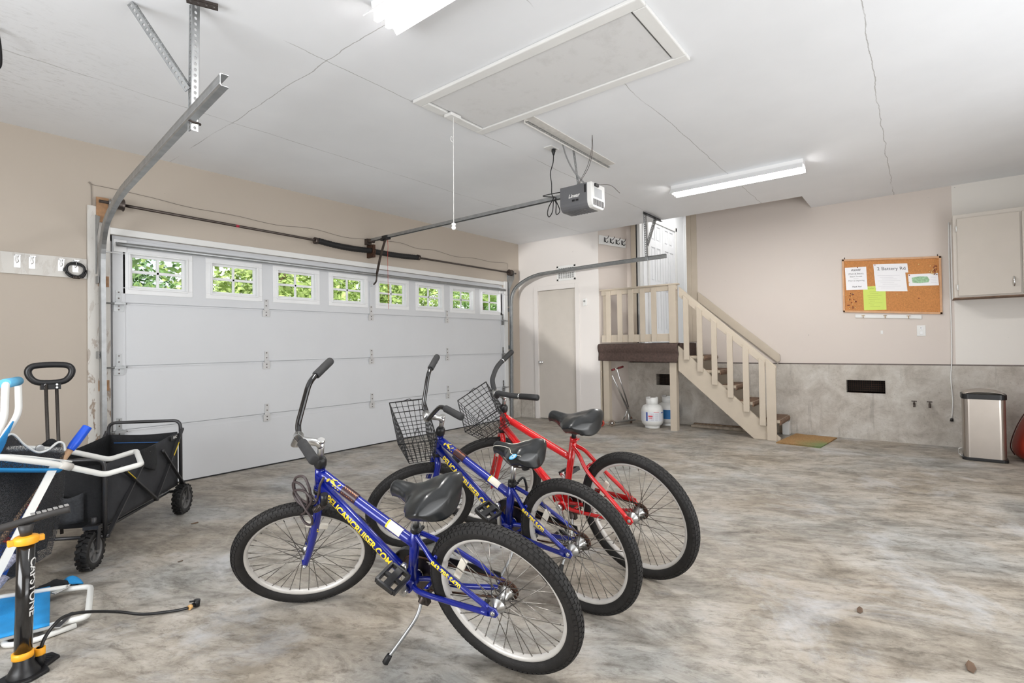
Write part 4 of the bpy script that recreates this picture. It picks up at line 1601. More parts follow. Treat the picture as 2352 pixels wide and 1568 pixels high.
b.build('centre_bracket', m_rust, sh)
for x in (-3.70, -2.255):
    b = MB()
    b.tube([(x-.018, -.09, 2.34), (x+.018, -.09, 2.34)], .036, 14)
    b.box(x-.006, x+.006, -.135, -.05, 2.335, 2.35)
    b.build('spring_cone', m_dkmet, sh)
b = MB()
b.tube([(-4.53, -.09, 2.3585), (-4.50, -.09, 2.358)], .0132, 12)
b.build('red_tape', mat('red_tape', (170, 40, 62), .5), sh)
for x, z in ((-5.44, 2.372), (-.34, 2.337)):
    b = MB()
    b.lathe([(.048, -.030), (.050, -.026), (.040, -.020), (.040, .018), (.050, .026), (.050, .030), (.030, .034)], (x, -.09, z), (1, 0, 0), 24)
    b.build('cable_drum', m_dkmet, sh)
    b = MB()
    s_ = -1 if x < -3 else 1
    b.box(x+s_*.055-.004, x+s_*.055+.004, -.13, 0, z-.09, z+.03)
    b.box(x+s_*.055-.03, x+s_*.055+.03, -.01, 0, z-.10, z+.04)
    b.cyl((x+s_*.04, -.09, z), (x+s_*.07, -.09, z), .024, n=14)
    b.build('bearing_plate', m_galv, sh)

# ------------------------------------------------------------------ door tracks
def track(name, label, xs, pts, side, hang, parent_loc):
    T = thing(name, label, 'garage door track', parent_loc, 'steel garage door tracks')
    # C profile swept along pts (x, y, z)
    pth = fillet(pts, .34, 12)
    prof = [(-.026, 0), (-.026, .030), (-.020, .036), (-.012, .034), (.012, .034), (.020, .036), (.026, .030), (.026, 0), (.0235, 0), (.0235, .028), (.012, .0315), (-.012, .0315), (-.0235, .028), (-.0235, 0)]
    b = MB()
    P = [Vector(p) for p in pth]
    N = len(P)
    vs = []
    for i in range(N):
        t = (P[min(i+1, N-1)]-P[max(i-1, 0)]).normalized()
        sx = Vector((side, 0, 0))
        sx = (sx-t*sx.dot(t)).normalized()
        nn_ = t.cross(sx)
        for a_, c_ in prof:
            vs.append(P[i]+nn_*a_+sx*c_)
    K = len(prof)
    fs = [(i*K+k, i*K+(k+1) % K, (i+1)*K+(k+1) % K, (i+1)*K+k) for i in range(N-1) for k in range(K)]
    fs += [tuple(range(K)), tuple((N-1)*K+k for k in range(K))]
    b.add(vs, fs)
    b.build('rail', m_galv, T)
    return T
TL = track('door_track', 'galvanised left door track curving from the peeling jamb to the ceiling hanger', None,
           [(-5.525, -.075, 0), (-5.54, -.10, 2.13), (-5.60, -.78, 2.275), (-5.73, -2.3, 2.285), (-5.785, -2.96, 2.285)], -1, None, (-5.53, -.08, 0))
TRK = track('door_track', 'galvanised right door track curving below the house doorway to its hanger', None,
            [(-.345, -.075, 0), (-.345, -.10, 2.06), (-.38, -.55, 2.245), (-.46, -1.6, 2.262), (-.52, -2.72, 2.268)], 1, None, (-.345, -.08, 0))
for T, x, sg in ((TL, -5.54, -1), (TRK, -.345, 1)):
    for z in (.35, 1.15, 1.75):
        b = MB()
        b.box(x+sg*.036, x+sg*.040, -.11, 0, z-.03, z+.03)
        b.box(x+sg*.036, x+sg*.075, -.006, 0, z-.03, z+.03)
        b.build('jamb_bracket', m_galv, T, bevel=.002)
    b = MB()
    b.prism([(x+sg*.036, -.15, 2.24), (x+sg*.036, -.004, 2.28), (x+sg*.036, -.004, 1.80), (x+sg*.036, -.03, 1.80), (x+sg*.036, -.06, 2.1)], (sg*.004, 0, 0))
    b.box(min(x+sg*.036, x+sg*.09), max(x+sg*.036, x+sg*.09), -.006, 0, 1.80, 2.28)
    b.build('flag_bracket', m_galv, T)
perforated((-5.765, -2.50, 2.22), (-5.745, -2.47, H), .034, (1, 0, 0), m_galv, 'hanger_angle', TL, hole=.0085, pitch=.028)
perforated((-5.765, -2.49, 2.42), (-5.93, -2.26, H), .030, (1, .6, 0), m_galv, 'brace_angle', TL, hole=.0085, pitch=.028)
perforated((-5.78, -2.50, H-.034), (-5.66, -2.55, H-.034), .034, (0, 0, 1), m_dkmet, 'ceiling_angle', TL, hole=.0085, pitch=.03)
b = MB()
b.cyl((-5.775, -2.51, 2.26), (-5.72, -2.49, 2.26), .007, n=8)
b.build('bolt', m_dkmet, TL)
perforated((-.515, -2.475, 2.24), (-.53, -2.47, H), .030, (1, 0, 0), m_galv, 'hanger_angle', TRK, hole=.008, pitch=.028)
perforated((-.50, -2.48, 2.44), (-.20, -2.475, H), .028, (1, 0, 0), m_galv, 'brace_angle', TRK, hole=.008, pitch=.028)
perforated((-.60, -2.47, H-.032), (-.04, -2.47, H-.032), .032, (0, 0, 1), m_blkp, 'ceiling_angle', TRK, hole=.008, pitch=.03)

# thin loose wire stapled above the door
b = MB()
wp = [(-5.585, -.006, 1.10), (-5.59, -.008, 2.0), (-5.60, -.01, 2.49), (-5.585, -.012, 2.515), (-5.2, -.012, 2.50), (-4.9, -.012, 2.475), (-4.5, -.012, 2.475), (-4.1, -.012, 2.455), (-3.7, -.012, 2.485), (-3.3, -.012, 2.455), (-2.95, -.012, 2.48), (-2.5, -.012, 2.51), (-2.2, -.012, 2.475), (-1.9, -.012, 2.495), (-1.5, -.012, 2.46), (-1.1, -.012, 2.485), (-.7, -.012, 2.475), (-.33, -.012, 2.50), (-.315, -.012, 2.40)]
b.tube(spline(wp, 5), .0022, 5)
tag(b.build('sensor_wire', mat('grey_wire', (128, 120, 112), .6)), 'thin loose wire stapled across the wall above the garage door', 'wire')

# ------------------------------------------------------------------ hook board with bike lock, left of the garage door
hb_ = thing('hook_board', 'white painted board with silver hooks on the wall left of the garage door', 'hook board', (-6.1, -.01, 1.83))
b = MB()
b.box(-7.4, -5.634, -.020, 0, 1.755, 1.912)
b.build('board', m_peel, hb_, bevel=.002)
for x in (-6.035, -5.955, -5.79, -5.705):
    b = MB()
    b.box(x-.018, x+.018, -.023, -.019, 1.80, 1.895)
    b.box(x-.016, x+.016, -.060, -.020, 1.885, 1.892)
    b.tube(spline([(x+.004, -.055, 1.885), (x-.002, -.06, 1.862), (x+.004, -.05, 1.845), (x-.002, -.03, 1.835)], 4), .0022, 6)
    b.build('hook', m_chrome, hb_)
lk = thing('bicycle_cable_lock', 'coiled black combination cable lock hanging on the white hook board', 'cable lock', (-5.71, -.05, 1.80))
b = MB()
pts = []
for i in range(3*24+1):
    a = 2*PI*i/24
    r = .052+.006*math.sin(i*.37)
    pts.append((-5.708+r*1.12*math.cos(a), -.040-.012*i/72, 1.815+r*math.sin(a)))
b.tube(pts, .0065, 8)
b.build('cable', m_blkp, lk)
b = MB()
b.tube(spline([(-5.765, -.045, 1.79), (-5.745, -.05, 1.765), (-5.725, -.05, 1.758)], 4), .009, 10)
b.build('cable_sleeve', m_blkp, lk)
b = MB()
b.tube(spline([(-5.65, -.045, 1.79), (-5.665, -.05, 1.765), (-5.685, -.05, 1.758)], 4), .009, 10)
b.build('cable_sleeve', m_blkp, lk)
b = MB()
for i in range(5):
    x = -5.725+i*.0085
    b.tube([(x, -.05, 1.757), (x+.0065, -.05, 1.757)], .0125, 12)
b.build('combination_dials', m_dkmet, lk)

# ------------------------------------------------------------------ noticeboard wall
nb = thing('cork_noticeboard', 'cork noticeboard in a pale wooden frame on the right wall', 'noticeboard', (XR, -4.92, 1.8))
NY0, NY1, NZ0, NZ1 = -5.385, -4.465, 1.485, 2.125
def nbm(y, z):      # the board hangs with its right side a little lower
    return z+(y+4.92)*.075
m_cork = mat('cork', (196, 134, 78), .85, var=.16, scale=90, bump=.3, bscale=200)
m_pine = mat('pale_pine_frame', (206, 160, 120), .5, var=.08, scale=20)
def quad_box(b, y0, y1, z0, z1, x0, x1):
    vs = [(x, y, nbm(y, z)) for x in (x0, x1) for y in (y0, y1) for z in (z0, z1)]
    b.add(vs, [(0, 1, 3, 2), (4, 6, 7, 5), (0, 4, 5, 1), (2, 3, 7, 6), (0, 2, 6, 4), (1, 5, 7, 3)])
b = MB()
quad_box(b, NY0+.01, NY1-.01, NZ0+.01, NZ1-.01, XR-.012, XR)
b.build('cork_panel', m_cork, nb)
b = MB()
for q in ((NY0, NY1, NZ0, NZ0+.022), (NY0, NY1, NZ1-.022, NZ1), (NY0, NY0+.02, NZ0, NZ1), (NY1-.02, NY1, NZ0, NZ1)):
    quad_box(b, q[0], q[1], q[2], q[3], XR-.022, XR)
b.build('frame', m_pine, nb, bevel=.002)
for y in (NY0+.03, NY1-.025):
    b = MB()
    b.tube([(XR-.004, y, nbm(y, NZ1)-.002), (XR-.010, y, nbm(y, NZ1)+.022), (XR-.016, y, nbm(y, NZ1)+.012)], .003, 6)
    b.build('wall_hook', m_dkmet, nb)
XP = XR-.0135
m_paper = mat('white_paper', (243, 243, 246), .7, var=.01)
m_ink = mat('dark_ink', (62, 62, 66), .6, var=.02)
m_faint = mat('faint_grey_ink', (176, 174, 182), .6, var=.02)
m_lime = mat('lime_green_paper', (208, 226, 110), .7, var=.02)
m_limeink = mat('olive_ink', (152, 168, 70), .6, var=.02)
def paper(name, label, yL, zT, wdt, hgt, m, tilt=0, xo=0):
    o = thing(name, label, 'paper notice', (XP, yL-wdt/2, zT-hgt), 'papers pinned to the noticeboard')
    dy = Vector((0, -math.cos(tilt), -math.sin(tilt)))
    dz = Vector((0, -math.sin(tilt)*-1, math.cos(tilt)))
    org = Vector((XP-xo, yL, zT))
    b = MB()
    vs = [org, org+dy*wdt, org+dy*wdt-dz*hgt, org-dz*hgt]
    b.prism(vs, (-.0008, 0, 0))
    s = b.build('sheet', m, o)
    def put(txt, size, x, y, mm, sh_=0, al='LEFT', bold=0, xs=1):
        text_flat('lettering', txt, size, org+dy*x-dz*y+Vector((-.0012, 0, 0)), dy, dz, mm, s, shear=sh_, align=al, bold=bold, xs=xs)
    def line(x0, x1, y, mm, th=.0012):
        q = MB()
        q.prism([org+dy*x0-dz*y, org+dy*x1-dz*y, org+dy*x1-dz*(y+th), org+dy*x0-dz*(y+th)], (-.0011, 0, 0))
        q.build('printed_line', mm, s)
    return o, put, line, s, org, dy, dz
T1 = .075
o, put, line, *_ = paper('address_sign', 'white paper address sign at the top centre of the noticeboard', -4.772, 2.067, .318, .105, m_paper, T1, .002)
put('2 Battery Rd', .052, .032, .072, m_ink)
o, put, line, *_ = paper('beach_towel_notice', 'white sheet asking to wash and return beach towels, left on the noticeboard', -4.492, 2.055, .212, .272, m_paper, .035)
put('PLEASE', .030, .106, .045, m_ink, .3, 'CENTER', .0006)
put('Wash & Return', .024, .106, .085, m_ink, 0, 'CENTER')
line(.025, .185, .089, m_ink)
put('Beach Towels', .022, .106, .118, m_ink, 0, 'CENTER')
line(.08, .13, .136, m_ink)
put('Prior to departing', .022, .106, .168, m_ink, .1, 'CENTER')
put('Thank You!', .020, .106, .240, m_ink, .35, 'CENTER', .0005)
o, put, line, *_ = paper('toilet_notice', 'lime green sheet low on the noticeboard under the white sheets', -4.668, 1.812, .215, .280, m_lime, .02, -.0004)
put('toilet p', .030, .045, .032, m_limeink, .3)
for i, (a, c) in enumerate(((.06, .15), (.065, .145), (.04, .175), (.05, .14), (.05, .16), (.06, .11), (.05, .18), (.06, .10), (.06, .16))):
    line(a, c, .065+i*.022, m_limeink, .0025)
o, put, line, *_ = paper('handwritten_notice', 'large faint white sheet directly under the address sign', -4.778, 1.968, .292, .220, m_paper, T1, .0008)
for i in range(8):
    line(.03+.02*(i % 3), .24-.03*((i*2) % 3), .035+i*.021, m_faint, .0014)
o, put, line, s_, org, dy, dz = paper('site_map', 'white paper with a green map at the right of the noticeboard', -5.093, 1.918, .262, .135, m_paper, T1*.6)
b = MB()
b.prism([org+dy*x-dz*z+Vector((-.0012, 0, 0)) for x, z in ((.03, .04), (.10, .028), (.17, .034), (.185, .07), (.175, .098), (.10, .105), (.035, .098))], (-.0003, 0, 0))
b.build('green_map', mat('faded_green_print', (158, 196, 158), .7, var=.3, scale=60), s_)
for i in range(5):
    line(.195, .245, .03+i*.018, m_faint, .0014)
    line(.04, .10+.02*(i % 2), .048+i*.011, mat('olive_print', (140, 160, 110), .7), .001)
# push pins
m_pinw = mat('brass_pin', (226, 196, 140), .3, .6)
m_pinr = mat('dark_red_pin', (120, 40, 34), .35)
random.seed(3)
b0 = MB()
b0.lathe([(.0045, 0), (.0035, .005), (.0058, .009), (.0058, .011), (.002, .012)], (0, 0, 0), (-1, 0, 0), 8)
pins = []
for k in range(26):
    pins.append((-4.50-random.random()*.10, 1.525+random.random()*.20, k % 3 == 0, 'pins clustered at the lower left of the noticeboard', 'push pin in the cluster at the lower left of the cork board'))
for k in range(24):
    a = random.random()
    pins.append((-5.345+abs(random.gauss(0, .03)), 1.98+.075*-.4+random.random()*.10-.03, k % 2 == 0, 'pins clustered at the upper right of the noticeboard', 'push pin in the cluster at the upper right of the cork board'))
for y, z, L_ in ((-5.10, 1.835-.01, 'single pale push pin just below the green map'), (-5.19, 2.02, 'single pale push pin above the green map'), (-4.99, 1.70, 'single pale push pin below the large faint sheet'), (-5.185, 1.64, 'single dark push pin at the lower right of the cork'),
                 (-4.79, 2.055, 'pin holding the address sign by its top left corner'), (-5.33, 1.905, 'red pin holding the green map by its top right corner'), (-5.105, 1.905, 'pin holding the green map by its top left corner'), (-4.62, 2.045, 'pin holding the beach towel notice at its top')):
    pins.append((y, z, 'dark' not in L_ and 'red' not in L_ and 'holding' not in L_, None, L_))
base = {}
for y, z, pale, grp, lab in pins:
    key = pale
    if key not in base:
        o = b0.build('push_pin', m_pinw if pale else m_pinr)
        base[key] = o
    else:
        o = base[key].copy()
        COL.objects.link(o)
    o.location = (XR-.012 if grp else XR-.0145, y, nbm(y, z) if grp else z)
    o['label'] = ('pale ' if pale else 'dark ')+lab if grp else lab
    o['category'] = 'push pin'
    if grp:
        o['group'] = grp
    elif 'group' in o:
        del o['group']
kr = thing('key_rack', 'narrow white key rack with brass hooks under the noticeboard', 'key rack', (XR, -4.9, 1.46))
b = MB()
vs = []
b.prism([(XR-.014, -4.585, 1.488), (XR-.014, -5.205, 1.448), (XR-.014, -5.205, 1.408), (XR-.014, -4.585, 1.448)], (.014, 0, 0))
b.build('board', m_white, kr, bevel=.002)
for y, z in ((-4.665, 1.46), (-4.875, 1.449), (-5.09, 1.435)):
    b = MB()
    b.tube(spline([(XR-.014, y, z+.012), (XR-.035, y, z+.010), (XR-.045, y, z-.006), (XR-.03, y, z-.018), (XR-.016, y, z-.012)], 4), .003, 6)
    b.tube([(XR-.02, y-.018, z+.012), (XR-.02, y+.018, z+.012)], .0025, 6)
    b.build('hook', mat('brass', (200, 160, 90), .3, 1), kr)
ot = thing('wall_outlet', 'white wall power outlet below the noticeboard', 'outlet', (XR, -5.198, 1.275))
b = MB()
b.box(XR-.006, XR, -5.237, -5.160, 1.215, 1.335)
b.build('cover_plate', m_white, ot, bevel=.002)
for z in (1.302, 1.25):
    b = MB()
    b.box(XR-.009, XR-.005, -5.213, -5.184, z-.016, z+.016)
    b.build('socket', m_gplast, ot, bevel=.003)
b = MB()
for y, z, h in ((-5.193, 1.306, .010), (-5.204, 1.306, .010), (-5.1985, 1.293, .004)):
    b.box(XR-.0095, XR-.0088, y-.0015, y+.0015, z-h/2, z+h/2)
b.build('slots', m_blkp, ot)
b = MB()
b.box(XR-.004, XR, -4.850, -4.828, 1.248, 1.288)
b.cyl((XR-.006, -4.839, 1.268), (XR-.003, -4.839, 1.268), .004, n=8)
tag(b.build('wall_clip', m_white, bevel=.002), 'tiny white plastic clip on the wall left of the outlet', 'wall clip')
# crawl space vents in the concrete
def crawl(y0, y1, z0, z1, label):
    t = thing('crawl_space_vent', label, 'vent', (XR, (y0+y1)/2, z0))
    b = MB()
    b.box(XR+.12, XR+.135, y0, y1, z0, z1)
    b.build('dark_opening', m_dark, t)
    b = MB()
    n = int((y1-y0)/.022)
    for i in range(n+1):
        y = y0+(y1-y0)*i/n
        b.tube([(XR+.05, y, z0), (XR+.05, y, z1)], .0016, 5)
    n = int((z1-z0)/.022)
    for i in range(n+1):
        z = z0+(z1-z0)*i/n
        b.tube([(XR+.05, y0, z), (XR+.05, y1, z)], .0016, 5)
    b.build('wire_mesh', m_rust, t)
    b = MB()
    b.box(XR-.008, XR+.12, y0-.001, y1+.001, z0-.012, z0)
    b.build('sill', m_found, t)
crawl(-4.86, -4.48, .551, .702, 'rusty mesh crawl space vent in the bare concrete below the noticeboard')
crawl(-2.42, -2.08, .555, .72, 'dark crawl space vent in the concrete under the landing')
for y, lab in ((-5.12, 'small dark water tap on the concrete wall, left one of the pair'), (-5.255, 'small dark water tap on the concrete wall, right one of the pair')):
    t = thing('hose_tap', lab, 'tap', (XR, y, .455), 'pair of hose taps on the concrete')
    b = MB()
    b.tube(spline([(XR-.004, y, .455), (XR-.05, y, .455), (XR-.07, y, .44), (XR-.072, y, .42)], 5), .011, 10)
    b.tube([(XR-.045, y, .455), (XR-.045, y, .482)], .006, 8)
    b.build('spout', m_dkmet, t)
    b = MB()
    b.tube([(XR-.045, y-.024, .484), (XR-.045, y+.024, .484)], .005, 8)
    b.tube([(XR-.068, y, .484), (XR-.022, y, .484)], .005, 8)
    b.build('handle', m_dkmet, t)
hc = thing('hanging_conduit', 'thin white pipe hanging down the right wall beside the cabinet', 'conduit', (XR, -5.43, .3))
b = MB()
b.tube(spline([(XR-.012, -5.455, 2.45), (XR-.010, -5.452, 2.0), (XR-.010, -5.455, 1.3), (XR-.010, -5.452, .95), (XR-.014, -5.440, .75), (XR-.012, -5.452, .50), (XR-.012, -5.440, .31)], 6), .0055, 8)
b.build('pipe', m_white, hc)
b = MB()
b.tube([(XR-.012, -5.440, .31), (XR-.020, -5.438, .28)], [.013, .016], 12)
b.build('end_fitting', m_blkp, hc)
# wall cabinet
cb = thing('wall_cabinet', 'beige painted wall cabinet with one chrome pull on the right', 'cabinet', (.5, -5.8, 1.6))
b = MB()
b.box(.36, XR-.001, -6.9, -5.475, 1.605, 2.47)
b.build('body', m_beige_d, cb, bevel=.002)
m_cab = mat('beige_cabinet_paint', (196, 188, 178), .42, var=.015)
b = MB()
b.box(.340, .36, -5.975, -5.508, 1.622, 2.425)
dr = b.build('door', m_cab, cb, bevel=.002)
b = MB()
b.box(.340, .36, -6.48, -5.99, 1.622, 2.425)
b.build('door', m_cab, cb, bevel=.002)
b = MB()
b.tube(spline([(.340, -5.925, 1.79), (.318, -5.925, 1.765), (.313, -5.925, 1.74), (.318, -5.925, 1.715), (.340, -5.925, 1.69)], 5), [.004]+[.0075]*19+[.004], 10)
b.build('handle', m_satin, dr)
for z in (1.71, 2.32):
    b = MB()
    b.tube([(.337, -5.502, z-.028), (.337, -5.502, z+.028)], .007, 10)
    b.build('hinge', m_white, dr)
b = MB()
b.box(.345, XR-.001, -6.9, -5.47, 1.595, 1.605)
b.build('base_board', m_carpet2, cb)
# white board edge beside the cabinet
slab('trim_13', m_white, (XR-.035, XR, -5.478, -5.465, 1.60, 2.42))

# ------------------------------------------------------------------ trash can
tcn = thing('pedal_bin', 'tall brushed steel pedal bin with black rim against the concrete wall', 'trash can', (.08, -5.65, 0))
def rrect(x0, x1, y0, y1, r, n=6, front=0):
    out = []
    for cx, cy, a0 in ((x1-r, y1-r, 0), (x0+r, y1-r, 90), (x0+r, y0+r, 180), (x1-r, y0+r, 270)):
        for k in range(n+1):
            a = math.radians(a0+90*k/n)
            out.append((cx+r*math.cos(a), cy+r*math.sin(a)))
    return out
m_steel = mat('brushed_stainless', (188, 180, 172), .34, .95, var=.04, scale=6)
bx0, bx1, by0, by1 = -.07, .19, -5.815, -5.49
def rr_prism(b, ins, z0, z1, r=.04):
    b.prism([(x, y, z0) for x, y in rrect(bx0+ins, bx1-ins, by0+ins, by1-ins, r)], (0, 0, z1-z0))
b = MB()
rr_prism(b, .008, .028, .595, .05)
b.build('body', m_steel, tcn)
b = MB()
rr_prism(b, -.004, 0, .028, .045)
b.build('base', m_blkp, tcn, bevel=.004)
b = MB()
rr_prism(b, -.002, .592, .642, .055)
b.build('rim', m_blkp, tcn, bevel=.004)
b = MB()
def lid(u, v):
    y = by0+.015+(by1-by0-.03)*u
    x = bx0+.008+(bx1-bx0-.02)*v
    h = math.sin(PI*u)**.6
    return (x, y, .640+.040*h*(1-.35*(1-v)))
b.grid(lid, 16, 6)
b.build('lid', m_steel, tcn, solid=.006)
b = MB()
b.box(bx0+.05, bx1-.05, by1-.002, by1+.018, .025, .045)
b.tube(fillet([(-.03, by1, .04), (-.03, by1+.03, .045), (-.03, by1+.03, .10), (-.03, by1, .11)], .01), .004, 8)
b.build('pedal', m_satin, tcn)
# red upholstered thing at the right edge
rc = thing('beanbag_chair', 'dark red vinyl beanbag slumped at the right edge beside the bin', 'beanbag', (.28, -6.32, 0))
b = MB()
prof = [(.02, .0), (.30, .0), (.385, .03), (.415, .10), (.40, .20), (.36, .33), (.30, .46), (.22, .57), (.12, .64), (.02, .66)]
b.lathe([(r, h) for r, h in prof], (.21, -6.27, 0), (0, 0, 1), 32)
b.build('cushion', mat('dark_red_vinyl', (132, 40, 26), .45, var=.12, scale=6, bump=.5, bscale=7), rc, sub=1)
b = MB()
for k in range(6):
    a = 2*PI*k/6+.3
    pts = [(.21+(r+.003)*math.cos(a), -6.27+(r+.003)*math.sin(a), h) for r, h in prof[2:]]
    b.tube(spline(pts, 3), .005, 6)
b.build('seams', mat('dark_seam', (74, 20, 16), .6), rc)
# doormat
dm = thing('doormat', 'worn coir doormat with a faded green corner at the foot of the stairs', 'doormat', (.2, -4.1, 0))
nm_ = NT('faded_coir')
vv = nm_.map((1, 1, 1))
sx = nm_.t.nodes.new('ShaderNodeSeparateXYZ')
nm_.link(vv, sx.inputs[0])
gx = nm_.ramp(nm_.math('ADD', nm_.math('MULTIPLY', sx.outputs[0], -1.6), nm_.math('MULTIPLY', nm_.noise(vv, 4, 3), .5)), [(.25, K0), (.62, W1)])
gy = nm_.ramp(nm_.math('ADD', nm_.math('MULTIPLY', sx.outputs[1], -1.5), nm_.math('MULTIPLY', nm_.noise(vv, 4, 3), .3)), [(.0, K0), (.38, W1)])
cc = nm_.ramp(nm_.noise(vv, 60, 4, .7), [(.3, lin((150, 112, 70))), (.7, lin((190, 154, 104)))])
cc = nm_.mix(nm_.math('MULTIPLY', nm_.math('MULTIPLY', gx, gy), .75), cc, lin((104, 146, 96)))
nm_.link(cc, nm_.b.inputs['Base Color'])
nm_.b.inputs['Roughness'].default_value = .95
nm_.bump(nm_.noise(vv, 260, 3, .7), .8, .006)
b = MB()
n_ = 26
def matz(u, v):
    return (-.42+.76*u, -.225+.45*v, .012+.002*math.sin(u*23)*math.cos(v*17))
b.grid(matz, n_, n_)
b.box(-.42, .34, -.225, .225, 0, .008)
mo = b.build('coir_mat', nm_.m)
mo.rotation_euler = (0, 0, math.radians(-6))
mo.location = (.22, -4.125, .001)
bpy.context.view_layer.update()
mo.data.transform(Matrix.Rotation(math.radians(-6), 4, 'Z'))
mo.rotation_euler = (0, 0, 0)
adopt(mo, dm)

# ------------------------------------------------------------------ under the landing
def tank(label, x, y, blue=False):
    t = thing('propane_tank', label, 'propane tank', (x, y, 0), 'propane tanks under the landing')
    m_t = mat('white_tank_enamel', (226, 226, 224), .35, var=.03)
    b = MB()
    b.lathe([(.095, .0), (.100, .004), (.100, .03), (.088, .035)], (x, y, 0), n=28, caps=False)
    b.build('foot_ring', m_t, t, solid=.004)
    b = MB()
    R_ = .148
    b.lathe([(.02, .022), (.09, .028), (.125, .045), (R_-.006, .07), (R_, .10), (R_, .245), (R_-.006, .275), (.125, .305), (.08, .328), (.03, .336)], (x, y, 0), n=36)
    body = b.build('cylinder', m_t, t)
    b = MB()
    b.lathe([(R_+.0015, .105), (R_+.0015, .235)], (x, y, 0), n=36, caps=False)
    wrap = b.build('wrap_label', mat('blue_tank_label', (40, 110, 170), .5) if blue else mat('printed_tank_label', (222, 224, 230), .5), t)
    if not blue:
        for (a0, a1, z0, z1, mm) in ((148, 170, .205, .225, 'red'), (175, 205, .226, .232, 'red'), (150, 168, .185, .193, 'red'), (135, 144, .11, .23, 'blue'), (218, 240, .215, .226, 'blue')):
            q = MB()
            vs, fs = [], []
            a0, a1 = a0+35, a1+35
            for i in range(7):
                a = math.radians(a0+(a1-a0)*i/6)
                for z in (z0-.04 if mm == 'red' and a1-a0 < 30 else z0, z1-.04 if mm == 'red' and a1-a0 < 30 else z1):
                    vs.append((x+(R_+.0028)*math.cos(a), y+(R_+.0028)*math.sin(a), z))
            for i in range(6):
                fs.append((2*i, 2*i+2, 2*i+3, 2*i+1))
            q.add(vs, fs, True)
            q.build('label_print', mat('tank_print_'+mm, (208, 70, 80) if mm == 'red' else (60, 84, 160), .5), wrap)
        for c in range(3):
            for rrow in range(8):
                q = MB()
                a0, a1 = 195+c*22, 212+c*22
                z = .118+rrow*.013
                vs, fs = [], []
                for i in range(5):
                    a = math.radians(a0+(a1-a0)*i/4)
                    for zz in (z, z+.0025):
                        vs.append((x+(R_+.0026)*math.cos(a), y+(R_+.0026)*math.sin(a), zz))
                for i in range(4):
                    fs.append((2*i, 2*i+2, 2*i+3, 2*i+1))
                q.add(vs, fs, True)
                q.build('label_print', mat('tank_print_grey', (168, 172, 184), .5), wrap)
    b = MB()
    vs, fs = [], []
    Rc = .082
    for i in range(41):
        a = math.radians(40+i*7.6)
        hz = .425-.02*(1 if 12 < i < 20 else 0)
        for r_ in (Rc, Rc-.004):
            for z in (.318, hz):
                vs.append((x+r_*math.cos(a), y+r_*math.sin(a), z))
    for i in range(40):
        k = i*4
        fs += [(k, k+4, k+5, k+1), (k+2, k+3, k+7, k+6), (k+1, k+5, k+7, k+3), (k, k+2, k+6, k+4)]
    b.add(vs, fs, True)
    b.build('collar', m_t, t)
    b = MB()
    b.tube([(x, y, .33), (x, y, .385)], .015, 12)
    b.tube([(x, y, .37), (x+.04, y-.02, .372)], .010, 10)
    b.lathe([(.026, 0), (.028, .008), (.02, .014)], (x, y, .385), n=14)
    b.build('valve', m_blkp if not blue else mat('blue_valve', (50, 90, 190), .4), t)
tank('white propane tank with a printed label in front under the landing', .115, -2.235)
tank('second propane tank with a blue label half hidden behind the post', .45, -2.33, True)
# kick scooter
ks = thing('kick_scooter', 'folded aluminium kick scooter with red front wheel and grips under the landing', 'scooter', (.1, -1.8, 0))
def swheel(p, r, m1, nm, axd=(.35, -.93, 0)):
    b = MB()
    ax = Vector(axd).normalized()
    b.lathe([(r*.55, -.012), (r*.9, -.012), (r, -.006), (r, .006), (r*.9, .012), (r*.55, .012)], p, tuple(ax), 24, closed=True)
    w_ = b.build(nm, m1, ks)
    b = MB()
    b.lathe([(.004, -.014), (r*.55, -.006), (r*.55, .006), (.004, .014)], p, tuple(ax), 12)
    b.build('wheel_hub', m_chrome if nm != 'front_wheel' else m_dkmet, w_)
m_rw = mat('red_urethane', (176, 64, 50), .4)
m_gw = mat('grey_urethane', (118, 104, 92), .5)
dirx = Vector((.42, -.08, 0))
swheel((-.20, -1.60, .050), .050, m_rw, 'front_wheel', (1, .25, 0))
swheel((-.10, -1.72, .045), .045, m_gw, 'training_wheel', (1, .25, 0))
swheel((.36, -1.80, .045), .045, mat('brown_urethane', (120, 84, 66), .5), 'rear_wheel', (.3, -1, 0))
b = MB()
b.bar((-.06, -1.735, .058), (.30, -1.86, .058), .10, .018)
b.bar((-.19, -1.61, .052), (-.06, -1.70, .055), .02, .012)
b.build('deck', m_chrome, ks, bevel=.003)
b = MB()
P0, P1 = Vector((.27, -1.79, .21)), Vector((-.10, -1.73, .74))
b.tube([Vector((.31, -1.80, .06)), P0], .016, 10)
for q in ((.20, -1.84, .07), (.35, -1.80, .05), (.23, -1.74, .06)):
    b.tube([P0, q], .010, 8)
b.build('fork_and_folding_joint', m_chrome, ks)
b = MB()
b.tube([P0, P0+(P1-P0)*.98], [.014, .009], 10)
b.build('steering_tube', m_chrome, ks)
b = MB()
b.tube([P0+Vector((.01, -.01, .03)), Vector((.01, -1.75, .825))], .010, 10)
b.build('handle_tube', m_chrome, ks)
b = MB()
b.tube([(-.06, -1.71, .80), (-.02, -1.74, .815)], .014, 10)
b.tube([(.03, -1.765, .825), (.12, -1.80, .845)], .015, 10)
b.build('handlebar_grips', mat('dark_red_grip', (110, 34, 38), .6), ks)
b = MB()
b.tube([(-.03, -1.735, .812), (.04, -1.765, .825)], .010, 10)
b.build('handlebar_cross_tube', m_chrome, ks)
